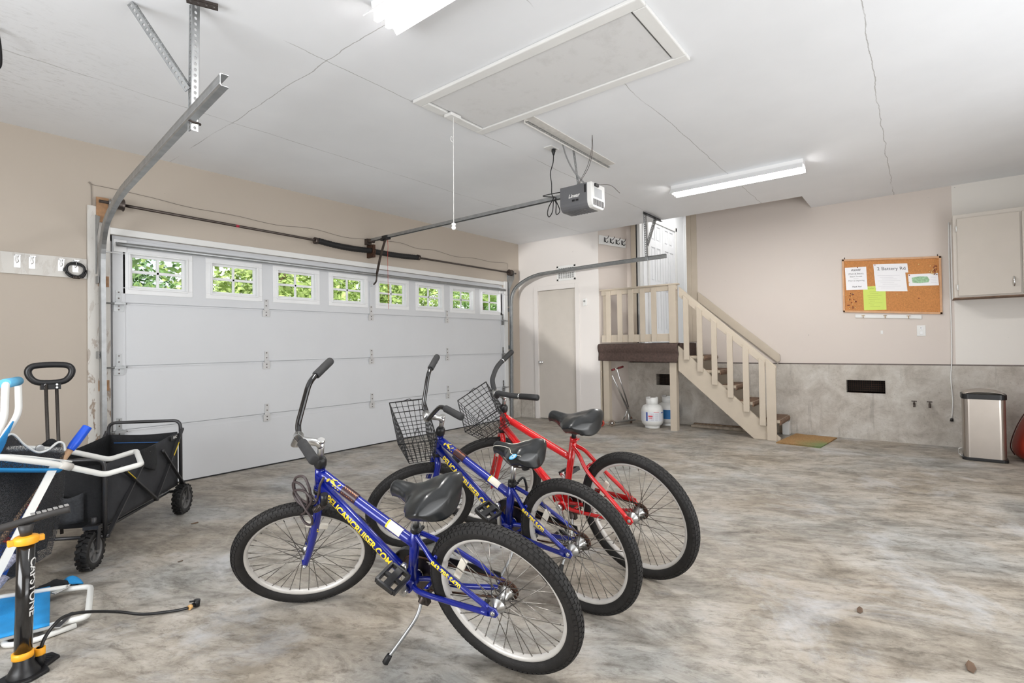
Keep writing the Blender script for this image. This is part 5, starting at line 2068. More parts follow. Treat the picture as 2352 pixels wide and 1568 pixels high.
# old timbers lying under the stairs
for lab, p, q, m_, wv in (('grey weathered board lying on the floor under the stairs', (.47, -2.66, .02), (.47, -3.40, .02), mat('grey_weathered_wood', (150, 138, 124), .8, var=.3, scale=20), .06), ('rough brown timber lying behind the grey board under the stairs', (.56, -2.66, .03), (.56, -3.48, .03), mat('brown_bark_timber', (126, 106, 88), .9, var=.5, scale=40, bump=.8, bscale=40), .05)):
    b = MB()
    b.bar(p, q, wv, .035)
    tag(b.build('timber', m_, bevel=.004), lab, 'timber', 'timbers under the stairs')

# ------------------------------------------------------------------ folding wagon
m_cloth = mat('black_canvas', (26, 27, 30), .85, var=.25, scale=14, bump=.3, bscale=120)
m_cloth_in = mat('dark_grey_canvas', (46, 47, 51), .85, var=.2, scale=12)
m_wfr = mat('charcoal_powder_coat', (74, 74, 76), .35, .6, var=.06)
m_bluep = mat('blue_piping', (52, 100, 160), .6)
m_ytag = mat('yellow_tag', (238, 204, 60), .5, var=.02)
wg = thing('folding_wagon', 'black canvas folding wagon with chunky wheels by the garage door', 'wagon', (-5.8, -1.1, 0))
WA = Vector((-5.89, -1.60, 0))
we = Vector((.667, .745, 0)).normalized()
wn = Vector((-.745, .667, 0)).normalized()
WL, WW = .90, .47
def wp_(s_, t, z):
    return WA+we*s_+wn*t+Vector((0, 0, z))
zb_ = .17
def ztop(s_):
    return .545+.04*s_
# canvas panels
def panel(fn, nm, mm, nu=14, nv=10, th=.006):
    b = MB()
    b.grid(fn, nu, nv)
    return b.build(nm, mm, wg, solid=th)
sag = lambda u: -.018*math.sin(PI*u)
panel(lambda u, v: wp_(.02+(WL-.04)*u, .015-.02*math.sin(PI*u)*math.sin(PI*v), zb_+.03+(ztop(u)+sag(u)-zb_-.03)*v), 'side_panel', m_cloth_in)
panel(lambda u, v: wp_(.02+(WL-.04)*u, WW-.015+.02*math.sin(PI*u)*math.sin(PI*v), zb_+.03+(ztop(u)+sag(u)-zb_-.03)*v), 'side_panel', m_cloth)
panel(lambda u, v: wp_(.015-.012*math.sin(PI*u)*math.sin(PI*v), .015+(WW-.03)*u, zb_+.03+(ztop(0)-zb_-.03-.012*math.sin(PI*u))*v), 'end_panel', m_cloth)
panel(lambda u, v: wp_(WL-.015, .015+(WW-.03)*u, zb_+.03+(ztop(1)-zb_-.03-.012*math.sin(PI*u))*v), 'end_panel', m_cloth)
panel(lambda u, v: wp_(.02+(WL-.04)*u, .02+(WW-.04)*v, zb_+.03-.02*math.sin(PI*u)*math.sin(PI*v)), 'floor_panel', m_cloth)
for t in (.2,):
    b = MB()
    b.tube([wp_(.04, .04, ztop(0)-.03), wp_(.04, WW-.04, ztop(0)-.03)], .004, 6)
    b.tube([wp_(WL-.03, .06, ztop(1)-.07), wp_(WL-.03, WW-.05, ztop(1)-.06)], .004, 6)
    b.tube([wp_(.3, WW-.03, ztop(.3)-.02), wp_(.3, WW-.03, zb_+.04)], .006, 6)
    b.build('blue_piping', m_bluep, wg)
for s_, zt in ((0, .575), (WL, .665)):
    b = MB()
    b.tube(fillet([wp_(s_, 0, .14), wp_(s_, 0, zt), wp_(s_, WW, zt), wp_(s_, WW, .14)], .05), .0115, 10)
    b.build('end_frame', m_wfr, wg)
bars = [((0, .15), (.44, .53)), ((.12, .50), (.52, .20)), ((.52, .20), (.90, .60)), ((.60, .50), (.90, .20))]
for side, tt in ((0, -.012), (1, WW+.012)):
    for k, ((s0, z0), (s1, z1)) in enumerate(bars):
        b = MB()
        off = -.008*(k % 2)*(1 if side == 0 else -1)
        b.bar(wp_(s0, tt+off, z0), wp_(s1, tt+off, z1), .010, .020, tuple(wn))
        for q in ((s0, z0), (s1, z1)):
            b.cyl(wp_(q[0], tt+off-.008, q[1]), wp_(q[0], tt+off+.008, q[1]), .011, n=10)
        o = b.build('cross_brace', m_wfr, wg)
        if side == 0 and k in (1, 2):
            f0, f1 = (.12, .32) if k == 1 else (.60, .80)
            a_ = wp_(s0+(s1-s0)*f0, tt+off-.006, z0+(z1-z0)*f0)
            c_ = wp_(s0+(s1-s0)*f1, tt+off-.006, z0+(z1-z0)*f1)
            q = MB()
            q.bar(a_, c_, .003, .017, tuple(wn))
            q.build('yellow_tag', m_ytag, o)
b = MB()
b.prism([wp_(.74, -.006, .575), wp_(.86, -.006, .580), wp_(.86, -.006, .545), wp_(.74, -.006, .54)], tuple(-wn*.003))
lb = b.build('brand_patch', m_blkp, wg)
text_flat('patch_lettering', 'MAC', .026, wp_(.765, -.0105, .553), tuple(we), (0, 0, 1), m_white, lb, bold=.001, shear=.2)
# flap and pocket
b = MB()
b.grid(lambda u, v: wp_(.34+.17*u+.02*v, -.016-.02*math.sin(PI*u)*v, .56-.16*v*(1-.5*abs(u-.6))), 8, 8)
b.build('side_flap', m_cloth, wg, solid=.004)
for t0_ in (.10, .27):
    b = MB()
    b.grid(lambda u, v: wp_(-.010-.035*math.sin(PI*u), t0_+.12*u, .24+.16*v-.02*math.sin(PI*u)*v), 8, 6)
    b.build('cup_pocket', mat('black_mesh_pocket', (50, 52, 56), .7, var=.3, scale=90), wg, solid=.003)
# lower chassis bars
b = MB()
b.tube([wp_(.0, .0, .15), wp_(.0, WW, .15)], .010, 8)
b.tube([wp_(WL, .0, .15), wp_(WL, WW, .15)], .010, 8)
b.tube([wp_(.0, .08, .15), wp_(WL, .08, .15)], .010, 8)
b.tube([wp_(.0, WW-.08, .15), wp_(WL, WW-.08, .15)], .010, 8)
b.build('chassis', m_wfr, wg)
m_wheelr = mat('grey_wheel_plastic', (98, 98, 98), .5, var=.05)
def wwheel(c, ax, r, wdt, caster):
    c, ax = Vector(c), Vector(ax).normalized()
    b = MB()
    b.lathe([(r*.68, -wdt/2), (r*.95, -wdt/2), (r, -wdt*.32), (r, wdt*.32), (r*.95, wdt/2), (r*.68, wdt/2)], tuple(c), tuple(ax), 36, closed=True)
    x = ax.cross(Vector((0, 0, 1))).normalized()
    y = ax.cross(x)
    for k in range(20):
        for sg in (-1, 1):
            a = 2*PI*(k+(.5 if sg > 0 else 0))/20
            rad = x*math.cos(a)+y*math.sin(a)
            tan = -x*math.sin(a)+y*math.cos(a)
            p = c+rad*(r+.001)+ax*(sg*wdt*.24)
            vs = [p+tan*(i*r*.085+sg*k2*r*.05)+ax*(k2*wdt*.26)+rad*h for i in (-1, 1) for k2 in (-1, 1) for h in (-.003, .005)]
            b.add(vs, [(0, 1, 3, 2), (4, 6, 7, 5), (0, 4, 5, 1), (2, 3, 7, 6), (0, 2, 6, 4), (1, 5, 7, 3)])
    tw = b.build('wheel', m_blk, wg)
    b = MB()
    b.lathe([(r*.60, -wdt*.46), (r*.70, -wdt*.50), (r*.70, wdt*.50), (r*.60, wdt*.46)], tuple(c), tuple(ax), 36, closed=True)
    b.lathe([(.004, -wdt*.42), (r*.20, -wdt*.40), (r*.20, wdt*.40), (.004, wdt*.42)], tuple(c), tuple(ax), 18)
    for k in range(5):
        a = 2*PI*k/5+.3
        rad = x*math.cos(a)+y*math.sin(a)
        tan = -x*math.sin(a)+y*math.cos(a)
        vs = [c+rad*q+tan*(e*wd_)+ax*h for q, wd_ in ((r*.12, r*.10), (r*.64, r*.20)) for e in (-1, 1) for h in (-wdt*.36, wdt*.36)]
        b.add(vs, [(0, 1, 3, 2), (4, 6, 7, 5), (0, 4, 5, 1), (2, 3, 7, 6), (0, 2, 6, 4), (1, 5, 7, 3)])
    b.build('wheel_spokes', m_wheelr, tw)
    b = MB()
    if caster:
        top = c+Vector((0, 0, r+.022))
        for sg in (-1, 1):
            b.bar(c+ax*(sg*(wdt/2+.007)), top+ax*(sg*(wdt/2+.004))+caster*.02, .006, .026, tuple(caster))
        b.bar(top-ax*(wdt/2+.01)+caster*.02, top+ax*(wdt/2+.01)+caster*.02, .05, .018)
        b.cyl(top+caster*.03, top+caster*.03+Vector((0, 0, .05)), .014, n=12)
    else:
        b.tube([c-ax*(wdt/2+.01), c+ax*(wdt/2+.02)], .008, 8)
        b.bar(c+ax*(wdt/2+.012), c+ax*(wdt/2+.012)+Vector((0, 0, .09)), .006, .026, tuple(we))
    b.build('wheel_fork', m_wfr, tw)
nax = (-wn)
r_w = .098
wwheel(tuple(wp_(-.065, .035, r_w)), Vector((.80, -.60, 0)), r_w, .052, -we*-1)
wwheel(tuple(wp_(-.06, WW-.10, r_w)), Vector((.80, -.60, 0)), r_w, .052, we)
wwheel(tuple(wp_(WL-.03, -.022, .1)), nax, .1, .055, None)
wwheel(tuple(wp_(WL-.03, WW+.022, .1)), nax, .1, .055, None)
# pull handle standing upright behind
b = MB()
for px in (-6.098, -6.053):
    b.tube([(px+.01, -1.43, .17), (px, -1.37, 1.00)], .0085, 8)
b.build('pull_handle_poles', mat('black_speckled_metal', (52, 47, 43), .45, .3, var=.2, scale=120), wg)
b = MB()
hc_ = Vector((-6.077, -1.36, 1.055))
hx = Vector((.97, -.2, 0)).normalized()
lp = [hc_+hx*x+Vector((0, 0, z)) for x, z in ((-.045, -.045), (-.080, -.020), (-.092, .018), (-.075, .045), (-.03, .052), (.03, .052), (.075, .045), (.092, .018), (.080, -.020), (.045, -.045))]
b.tube(spline(lp, 4, True), .0165, 12, closed=True)
bk_ = [hc_+hx*x+Vector((0, 0, z)) for x, z in ((-.042, -.05), (.042, -.05), (.042, -.085), (-.042, -.085))]
d_ = Vector((0, .02, 0))
b.prism([p-d_*.7 for p in bk_], tuple(d_*1.4))
hg = b.build('pull_handle_grip', m_blkp, wg)
b = MB()
for x in (-.024, .024):
    for z in (-.058, -.075):
        p = hc_+hx*x+Vector((0, -.016, z))
        b.cyl(p, p+Vector((0, -.004, 0)), .005, n=8)
b.build('rivets', m_satin, hg)

# ------------------------------------------------------------------ beach chair, standing
m_tubew = mat('white_tube_enamel', (226, 226, 222), .35, var=.02)
m_bfab = mat('turquoise_blue_fabric', (34, 142, 208), .8, var=.12, scale=9, bump=.2, bscale=200)
bc = thing('beach_chair', 'white tube beach chair with blue fabric, standing before the wagon', 'beach chair', (-6.1, -2.0, 0))
b = MB()
b.tube(fillet([(-6.75, -2.19, .75), (-6.368, -2.15, .742), (-6.195, -2.1, .676), (-5.99, -2.03, .573), (-5.829, -2.0, .590), (-5.772, -1.71, .615), (-5.895, -1.70, .588), (-6.077, -1.75, .672), (-6.232, -1.75, .712), (-6.6, -1.80, .75)], .022, 4), .0135, 12)
fr_ = b.build('arm_frame', m_tubew, bc)
b = MB()
b.tube([(-6.165, -2.092, .665), (-6.125, -2.075, .642)], .018, 12)
b.build('plastic_collar', mat('grey_white_plastic', (200, 196, 190), .5), fr_)
b = MB()
b.cyl((-6.185, -1.775, .705), (-6.185, -1.735, .705), .017, n=14)
b.build('pivot_washer', m_chrome, fr_)
b = MB()
b.tube(fillet([(-6.60, -2.1, .55), (-6.376, -2.1, .82), (-6.349, -2.1, .90), (-6.346, -2.1, 1.045), (-6.273, -1.85, 1.045), (-6.271, -1.85, .90), (-6.294, -1.85, .842), (-6.50, -1.85, .50)], .03, 4), .0135, 12)
b.build('back_frame', m_tubew, bc)
b = MB()
b.bar((-6.179, -2.06, .66), (-6.46, -2.04, .01), .03, .012, (0, 1, 0))
b.bar((-6.30, -1.76, .70), (-6.50, -1.80, .01), .03, .012, (0, 1, 0))
b.build('leg_slats', m_tubew, bc)
b = MB()
b.tube([(-6.347, -2.09, 1.045), (-6.2755, -1.862, 1.045)], .021, 14)
b.build('top_sleeve', mat('light_blue_fabric', (100, 178, 220), .8, var=.05), bc)
b = MB()
def backf(u, v):
    A = Vector((-6.285, -1.842, .865)).lerp(Vector((-6.37, -2.115, .80)), u)
    Bm = Vector((-6.36, -1.86, .67)).lerp(Vector((-6.46, -2.10, .62)), u)
    p = A.lerp(Bm, v)
    return p+Vector((.02*math.sin(PI*v)*math.sin(PI*u), 0, 0))
b.grid(backf, 8, 8)
b.build('back_fabric', m_bfab, bc, solid=.006)
b = MB()
def seatf(u, v):
    A = Vector((-6.42, -2.12, .70)).lerp(Vector((-6.155, -2.08, .640)), u)
    Bm = Vector((-6.38, -1.80, .70)).lerp(Vector((-6.15, -1.77, .645)), u)
    p = A.lerp(Bm, v)
    return p+Vector((0, 0, -.035*math.sin(PI*v)))
b.grid(seatf, 8, 8)
b.build('seat_fabric', m_bfab, bc, solid=.006)
# mesh tote with white piping hanging inside the chair
nmx = NT('black_open_mesh')
vv = nmx.map((1, 1, 1))
ck_ = nmx.t.nodes.new('ShaderNodeTexVoronoi')
ck_.inputs['Scale'].default_value = 260
nmx.link(vv, ck_.inputs['Vector'])
al = nmx.ramp(ck_.outputs['Distance'], [(.30, (.12, .12, .12, 1)), (.48, (.9, .9, .9, 1))])
nmx.link(al, nmx.b.inputs['Alpha'])
nmx.b.inputs['Base Color'].default_value = lin((42, 42, 44))
nmx.b.inputs['Roughness'].default_value = .8
tb = thing('mesh_beach_bag', 'black mesh beach bag with white piping slung on the standing beach chair', 'bag', (-6.25, -1.95, .2))
rimp = [(-6.44, -1.98, .745), (-6.335, -1.955, .800), (-6.30, -1.93, .805), (-6.262, -1.90, .752), (-6.215, -1.88, .705), (-6.175, -1.87, .705), (-6.135, -1.86, .735), (-6.112, -1.855, .725), (-6.108, -1.86, .69)]
rs_ = spline(rimp, 5)
b = MB()
def bagw(u, v):
    k = u*(len(rs_)-1)
    i = min(int(k), len(rs_)-2)
    p = rs_[i].lerp(rs_[i+1], k-i)
    q = Vector((-6.44+.27*u, -1.97+.05*u, .10+.12*u))
    r = p.lerp(q, v)
    return r+Vector((.02*math.sin(PI*v)*u, -.06*math.sin(PI*v)*math.sin(PI*min(1, u*1.05)), 0))
b.grid(bagw, 24, 16)
b.build('mesh_front', nmx.m, tb)
b = MB()
def bagb(u, v):
    p = Vector(bagw(u, v))
    return p+Vector((.0, .17*math.sin(PI*min(.98, .15+u*.7))+.03, 0))
b.grid(bagb, 24, 16)
b.build('mesh_back', m_cloth, tb, solid=.003)
b = MB()
b.tube(rs_, .0055, 8)
b.tube(spline([(-6.44, -2.10, .76), (-6.30, -2.07, .725), (-6.20, -2.04, .69), (-6.108, -2.0, .655)], 6), .0045, 8)
b.build('white_piping', m_tubew, tb)
st_ = thing('wooden_pole', 'wooden pole with a bright blue plastic end sticking out of the bag', 'pole', (-6.2, -1.9, .5))
Pt, Pb = Vector((-6.019, -1.83, .784)), Vector((-6.40, -1.93, .24))
dp = (Pb-Pt).normalized()
b = MB()
b.tube([Pt+dp*.06, Pb], .0145, 12)
b.build('wooden_shaft', mat('varnished_wood', (178, 144, 112), .5, var=.12, scale=14), st_)
b = MB()
b.lathe([(.020, 0), (.021, .004), (.0215, .10), (.0175, .125), (.0165, .128)], tuple(Pt-dp*.012), tuple(dp), 20)
b.build('blue_end_cap', mat('bright_blue_plastic', (24, 84, 208), .3, var=.03), st_)
rl = thing('rolled_umbrella', 'blue and red rolled nylon umbrella inside the mesh bag', 'umbrella', (-6.3, -1.95, .3))
m_nb = mat('blue_nylon', (22, 80, 176), .6, var=.2, scale=30, bump=.3, bscale=60)
m_nr = mat('red_nylon', (206, 44, 50), .6, var=.1)
U0, U1 = Vector((-6.225, -1.93, .485)), Vector((-6.40, -1.95, .12))
du = (U1-U0).normalized()
b = MB()
b.tube([U0+du*.035, U0+du*.18, U0+du*.19, U1], [.021, .023, .034, .045], 14)
b.build('blue_section', m_nb, rl)
b = MB()
b.tube([U0, U0+du*.038], [.020, .0215], 14)
b.build('red_band', m_nr, rl)
b = MB()
b.tube([U0+du*.165, U0+du*.19], [.025, .034], 14)
b.build('red_band', m_nr, rl)
b = MB()
b.tube(spline([U0+du*.24+Vector((.03, -.035, 0)), U0+du*.26+Vector((0, -.05, -.02)), U0+du*.30+Vector((-.05, -.04, -.02))], 5), .016, 8)
b.tube(spline([U0+du*.33+Vector((.035, -.035, .0)), U0+du*.36+Vector((0, -.055, -.02)), U0+du*.40+Vector((-.05, -.04, -.02))], 5), .016, 8)
b.build('grey_strap', mat('grey_speckled_webbing', (142, 142, 158), .9, var=.5, scale=200), rl)

# ------------------------------------------------------------------ folded beach chair on the floor
fc = thing('folded_beach_chair', 'folded white tube beach chair with blue seat lying flat on the floor', 'beach chair', (-6.25, -2.1, 0))
b = MB()
b.tube(fillet([(-6.62, -1.74, .030), (-6.20, -1.86, .032), (-6.035, -1.985, .032), (-6.120, -2.335, .032), (-6.20, -2.31, .032), (-6.62, -2.20, .030)], .03, 4), .0125, 10)
b.build('front_frame', m_tubew, fc)
b = MB()
b.tube(fillet([(-6.12, -1.95, .052), (-6.40, -1.80, .055)], .02), .010, 8)
b.tube(fillet([(-6.16, -2.335, .012), (-6.30, -2.345, .012), (-6.375, -2.30, .012), (-6.365, -2.20, .013), (-6.6, -2.10, .013)], .03), .011, 8)
b.build('rear_frame', m_tubew, fc)
for p, q in (((-6.11, -1.94, .052), (-6.17, -1.955, .040)), ((-6.165, -2.29, .050), (-6.225, -2.345, .032))):
    b = MB()
    b.bar(p, q, .030, .006)
    b.cyl(Vector(p), Vector(p)+Vector((0, 0, .006)), .008, n=10)
    b.build('hinge_plate', m_chrome, fc, bevel=.003)
b = MB()
def ff(u, v):
    A = Vector((-6.165, -1.87, .048)).lerp(Vector((-6.245, -2.335, .050)), u)
    Bm = Vector((-6.60, -1.74, .048)).lerp(Vector((-6.62, -2.24, .048)), u)
    p = A.lerp(Bm, v)
    return p+Vector((0, 0, -.014*math.sin(PI*u)))
b.grid(ff, 10, 10)
b.build('blue_seat', m_bfab, fc, solid=.006)
b = MB()
def bl(u, v):
    return Vector((-6.20+.14*u, -1.80+.07*v-.10*u, .012+.040*math.sin(PI*u)*math.sin(PI*v)+.006*math.sin(u*17)*math.sin(v*13)))
b.grid(bl, 12, 8)
b.build('black_strap_cloth', m_cloth, fc, solid=.004)
b = MB()
b.grid(lambda u, v: Vector((-6.10+.06*u, -1.865+.09*v, .012+.040*math.sin(PI*(.25+.7*u))*math.sin(PI*(.1+.8*v)))), 6, 6)
b.build('blue_headrest_corner', m_bfab, fc, solid=.006)

# ------------------------------------------------------------------ floor pump
pp = thing('bicycle_floor_pump', 'black bicycle floor pump with orange collar and long hose', 'bicycle pump', (-6.345, -2.6, 0))
m_or = mat('orange_plastic', (246, 172, 40), .4, var=.02)
m_barrel = mat('gloss_black_barrel', (28, 27, 27), .18, .2, var=.05, coat=.6)
Pa, Pz = Vector((-6.362, -2.60, .045)), Vector((-6.352, -2.60, .49))
b = MB()
b.tube([Pa, Pz], .0255, 28)
bar_ = b.build('barrel', m_barrel, pp)
vd = (CAM-Pa)
vd.z = 0
vd.normalize()
text_tube('maker_lettering', 'CAPSTONE', .036, Pa+(Pz-Pa)*.865, tuple(Pa-Pz), (.78, -.62, 0), .0255, m_white, bar_, bold=.0006, xs=1.16)
b = MB()
b.lathe([(.028, -.012), (.036, -.010), (.037, .010), (.033, .017), (.020, .020)], tuple(Pz), (0, 0, 1), 24)
b.box(Pz.x+.02, Pz.x+.050, Pz.y-.012, Pz.y+.012, Pz.z-.009, Pz.z+.012)
b.box(Pz.x-.050, Pz.x-.02, Pz.y-.012, Pz.y+.012, Pz.z-.009, Pz.z+.012)
b.build('top_collar', m_or, pp, bevel=.003)
b = MB()
b.lathe([(.027, -.006), (.031, -.004), (.031, .016), (.027, .018)], tuple(Pa+Vector((0, 0, .03))), (0, 0, 1), 24)
b.build('bottom_collar', m_or, pp)
b = MB()
b.tube([Pz+Vector((0, 0, .015)), Pz+Vector((0, 0, .06))], [.015, .024], 16)
b.tube(spline([(-6.49, -2.57, .535), (-6.43, -2.585, .548), (-6.352, -2.60, .562), (-6.29, -2.62, .576), (-6.235, -2.635, .582)], 5), [.0135]*20+[.0145], 12)
b.build('t_handle', mat('grey_black_handle', (50, 48, 47), .5, var=.1), pp)
b = MB()
for k in range(7):
    t = k/6
    p = Vector((-6.335, -2.604, .583)).lerp(Vector((-6.245, -2.632, .598)), t)
    b.bar(p-Vector((.005, 0, 0)), p+Vector((.006, 0, 0)), .020, .005)
b.build('handle_ribs', mat('pale_grey_rubber', (150, 148, 146), .6), pp)
b = MB()
ax_ = Vector((.80, .60, 0)).normalized()
ay_ = Vector((-.60, .80, 0))
cb_ = Vector((-6.36, -2.60, 0))
outl = [(-.17, -.03), (-.16, .03), (-.06, .035), (-.03, .06), (.03, .05), (.06, .025), (.115, .045), (.135, .02), (.115, -.03), (.055, -.035), (.03, -.07), (-.03, -.06), (-.06, -.035)]
b.prism([cb_+ax_*x+ay_*y for x, y in outl], (0, 0, .012))
b.lathe([(.050, .010), (.040, .03), (.030, .05), (.028, .075)], tuple(cb_), (0, 0, 1), 24)
bs = b.build('base', m_blkp, pp, bevel=.004)
b = MB()
for k in range(4):
    p = cb_+ax_*(.07+k*.012)
    b.bar(p-ay_*.015+Vector((0, 0, .013)), p+ay_*.018+Vector((0, 0, .013)), .004, .004)
b.build('foot_grip_ribs', m_blk, bs)
b = MB()
hp_ = Vector((-6.313, -2.585, .055))
b.lathe([(.012, -.045), (.016, -.02), (.0145, 0), (.0145, .022), (.011, .024)], tuple(hp_), (0, 0, 1), 16)
b.build('hose_nipple', m_blkp, pp)
b = MB()
b.lathe([(.0155, -.002), (.0165, .0), (.0165, .022), (.0155, .024)], tuple(hp_), (0, 0, 1), 16)
b.build('hose_collar', m_or, pp)
b = MB()
b.tube(spline([(-6.313, -2.585, .06), (-6.302, -2.58, .098), (-6.274, -2.56, .128), (-6.229, -2.52, .138), (-6.157, -2.5, .119), (-6.04, -2.45, .055), (-5.955, -2.471, .016), (-5.857, -2.532, .009), (-5.812, -2.568, .015)], 8), .0062, 10)
b.build('hose', m_blkp, pp)
b = MB()
e_ = Vector((-5.775, -2.555, .017))
b.tube([e_+Vector((-.035, -.014, -.002)), e_+Vector((-.012, -.004, 0))], .009, 12)
b.tube([e_+Vector((0, 0, -.012)), e_+Vector((.004, 0, .016))], .0135, 14)
b.tube([e_+Vector((.004, 0, .012)), e_+Vector((-.03, -.010, .022))], .004, 8)
b.build('valve_head', m_blkp, pp)
b = MB()
b.tube([e_+Vector((-.036, -.0145, -.002)), e_+Vector((-.024, -.009, -.001))], .0105, 12)
b.build('valve_head_ring', mat('tan_ring', (214, 170, 110), .5), pp)

# ------------------------------------------------------------------ tangled cable lock on the nearest bicycle
cl = thing('tangled_cable_lock', 'dark braided cable lock tangled around the head tube of the nearest bicycle', 'cable lock', (-5.3, -2.9, .5))
b = MB()
MB1 = bike_matrix(-5.2358, -3.9986, 1.72563, .31321, -.00685)
LC = MB1 @ Vector((.80, .055, .615))
_lp = [(.700, .034, .735), (.715, .050, .700), (.735, .052, .650), (.760, .060, .600), (.800, .060, .585), (.860, .055, .600), (.890, .050, .650), (.860, .058, .700), (.810, .062, .690), (.790, .066, .630), (.830, .060, .560),
       (.880, .055, .575), (.900, .050, .620), (.850, .064, .660), (.790, .070, .665), (.760, .074, .625), (.800, .070, .575), (.850, .064, .520), (.885, .058, .500), (.870, .062, .460), (.830, .066, .455), (.800, .070, .500), (.820, .072, .560), (.870, .060, .640), (.850, .055, .720), (.800, .050, .735), (.775, .058, .690), (.770, .062, .640), (.745, .060, .610)]
b.tube([MB1 @ Vector((p.x+.012, p.y, .615+(p.z-.60)*.78)) for p in spline(_lp, 6)], .0052, 8)
b.build('cable', mat('dark_purple_grey_cable', (66, 56, 56), .45, var=.1), cl)
b = MB()
b.tube([MB1 @ Vector((.715, .052, .655)), MB1 @ Vector((.728, .056, .612))], .014, 12)
b.build('cable_sleeve', m_blkp, cl)
b = MB()
q0, q1 = MB1 @ Vector((.735, .058, .605)), MB1 @ Vector((.785, .064, .580))
for k in range(6):
    b.tube([q0.lerp(q1, k/6), q0.lerp(q1, (k+.75)/6)], .0135, 14)
b.build('combination_dials', m_dkmet, cl)

# black cable loop at the far upper left
b = MB()
b.tube(spline([(-6.42, -1.30, H-.05), (-6.34, -1.42, H-.02), (-6.305, -1.52, H-.03), (-6.28, -1.43, H-.13), (-6.29, -1.38, H-.17), (-6.36, -1.36, H-.18), (-6.42, -1.33, H-.12)], 6, True), .006, 8, closed=True)
tag(b.build('hanging_cable', m_blkp), 'loop of thick black cable at the upper left ceiling edge', 'cable')
# stray leaf bits and litter on the floor
m_leaf = mat('dry_leaf', (96, 76, 60), .8, var=.3)
random.seed(11)
for x, y, r, lab in ((-5.63, -1.93, .013, 'dark crumb of dirt on the floor near the folded beach chair'), (-5.33, -1.30, .02, 'dry brown leaf on the floor in front of the wagon wheel'), (-4.70, -2.02, .014, 'dry brown leaf bit on the floor between wagon and nearest bicycle'), (-4.027, -4.949, .024, 'brown leaf scrap alone on the open floor right of the bicycles'), (-4.255, -5.296, .03, 'larger brown leaf scrap near the lower right corner of the floor')):
    b = MB()
    b.add([(x+r*math.cos(k*1.05+.3)*(1+.5*random.random()), y+r*.5*math.sin(k*1.05+.3), .002+.004*random.random()) for k in range(6)], [(0, 1, 2), (0, 2, 3), (0, 3, 4), (0, 4, 5)])
    tag(b.build('leaf', m_leaf, solid=.0015), lab, 'leaf')

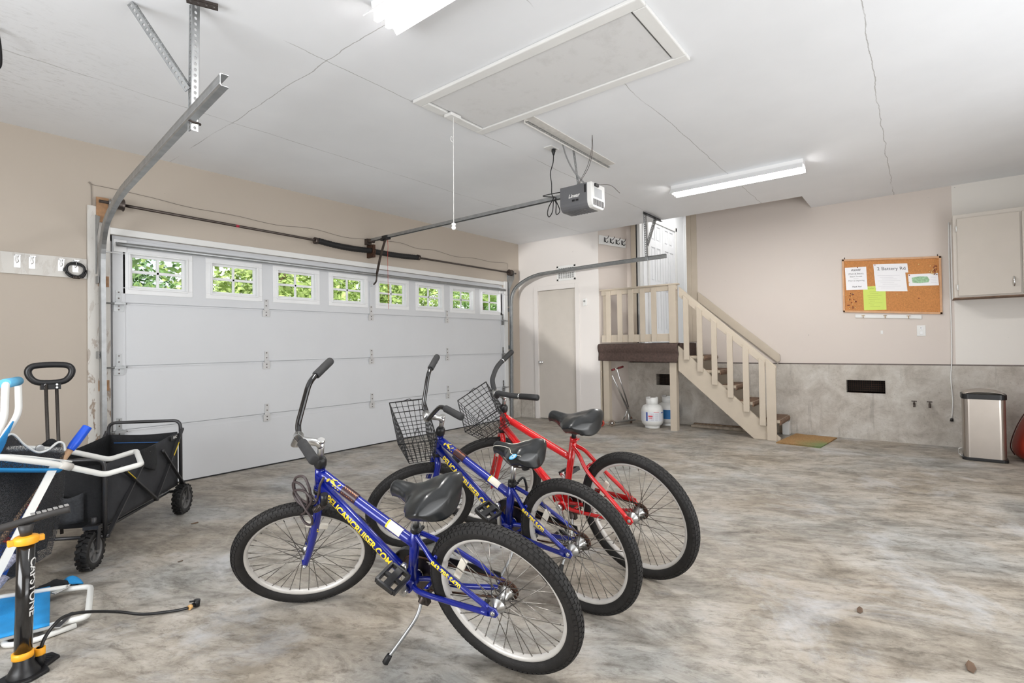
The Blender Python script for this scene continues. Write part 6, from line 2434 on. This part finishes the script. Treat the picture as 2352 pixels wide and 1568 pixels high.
# ------------------------------------------------------------------ outside, seen through the door windows
ng = mat('lawn_grass', (96, 128, 62), .9, var=.3, scale=3)
struct(MB().box(-40, 40, .35, 60, -.14, -.04).build('ground', ng))
struct(MB().box(-6.2, .2, .35, 9, -.04, -.01).build('driveway', mat('driveway_concrete', (190, 186, 178), .8, var=.1)))
def leaf_mat(name, c):
    m = mat(name, c, .6, var=.55, scale=5)
    m.node_tree.nodes['Principled BSDF'].inputs['Transmission Weight'].default_value = 0
    return m
m_leaves = [leaf_mat('green_leaves', (138, 172, 106)), leaf_mat('yellow_green_leaves', (176, 196, 118)), leaf_mat('dark_green_leaves', (112, 146, 96))]
m_bark = mat('tree_bark', (120, 100, 84), .9, var=.4, scale=14)
def tree(name, label, x, y, h, rx, rz_, mm, n=2600, seed=1, palm=False, low=.9):
    rnd = random.Random(seed)
    t = thing(name, label, 'tree', (x, y, -.04), 'trees beyond the driveway')
    b = MB()
    b.tube(spline([(x, y, -.1), (x+.1, y, h*.3), (x-.05, y, h*.7)], 5), [.20-.010*i for i in range(11)], 10)
    b.build('trunk', m_bark, t)
    b = MB()
    if palm:
        for k in range(26):
            a = rnd.random()*2*PI
            L_ = 1.6+rnd.random()
            tip = rnd.random()*1.8-1.2
            pts = [Vector((x+math.cos(a)*L_*s, y+math.sin(a)*L_*s, h*.7+1.2*math.sin(s*1.6)*(.6+tip*.2)+tip*s*s)) for s in (0, .25, .5, .75, 1)]
            for i in range(4):
                for j in range(7):
                    p = pts[i].lerp(pts[i+1], j/7)
                    dd = (pts[i+1]-pts[i]).normalized()
                    for sg in (-1, 1):
                        sd = dd.cross(Vector((0, 0, 1)))*sg
                        e = p+sd*.32+dd*.22-Vector((0, 0, .10))
                        b.add([p, p+dd*.035, e], [(0, 1, 2)])
    else:
        lobes = [(rnd.gauss(0, rx*.45), rnd.gauss(0, rx*.35), rnd.gauss(0, rz_*.38), .35+.4*rnd.random()) for _ in range(14)]
        cz = low+rz_
        for k in range(n):
            lx, ly, lz, lr = lobes[k % 14]
            d = Vector((rnd.gauss(0, 1), rnd.gauss(0, 1), rnd.gauss(0, 1))).normalized()*(lr*rx*(.75+.35*rnd.random()))
            c = Vector((x+lx, y+ly, cz+lz))+d
            if c.z < .1:
                continue
            a1 = Vector((rnd.gauss(0, 1), rnd.gauss(0, 1), rnd.gauss(0, .6))).normalized()
            a2 = a1.cross(d.normalized()+Vector((.1, 0, .3))).normalized()
            s = .06+.08*rnd.random()
            b.add([c-a1*s, c-a2*s*.45, c+a1*s, c+a2*s*.45], [(0, 1, 2, 3)])
    b.build('foliage', mm, t)
tree('leafy_tree', 'dense green tree seen through the leftmost door window', -6.2, 6.5, 5, 2.2, 1.9, m_leaves[0], 11000, 1)
tree('leafy_tree', 'green tree seen through the third and fourth door windows', .9, 9.5, 6, 2.6, 2.0, m_leaves[1], 11000, 2)
tree('leafy_tree', 'dark green tree behind the second door window', -2.9, 13.5, 6, 2.6, 1.6, m_leaves[2], 9000, 3)
tree('leafy_tree', 'bright green tree seen through the middle door windows', 6.0, 12.0, 6, 3.0, 2.2, m_leaves[1], 11000, 5)
tree('palm_tree', 'feathery palm seen through the right door windows', 8.6, 8.5, 4, 2, 2, m_leaves[1], 0, 6, True)
tree('leafy_tree', 'tall green tree seen through the rightmost door window', 13.5, 11.0, 6, 3.2, 2.3, m_leaves[0], 11000, 8)
hs = thing('neighbour_house', 'neighbouring house with grey shingle roof seen through the second door window', 'house', (-1.0, 24, 0))
b = MB()
b.box(-6, 5, 22, 28, -.1, 2.6)
b.build('walls', mat('pinkish_siding', (214, 190, 170), .8), hs)
b = MB()
b.prism([(-6.6, 21.4, 2.5), (5.6, 21.4, 2.5), (4.0, 25, 4.4), (-5.0, 25, 4.4)], (0, .2, .05))
b.prism([(-6.6, 28.6, 2.5), (5.6, 28.6, 2.5), (4.0, 25, 4.4), (-5.0, 25, 4.4)], (0, .2, .05))
b.build('roof', mat('grey_shingles', (146, 138, 136), .9, var=.2, scale=6), hs)
# unseen slab added to keep the sun out of the rear opening
slab('ceiling_sun_blocker', m_white, (-8.4, XR+.12, -9.2, -7.0, H-.3, H-.2))
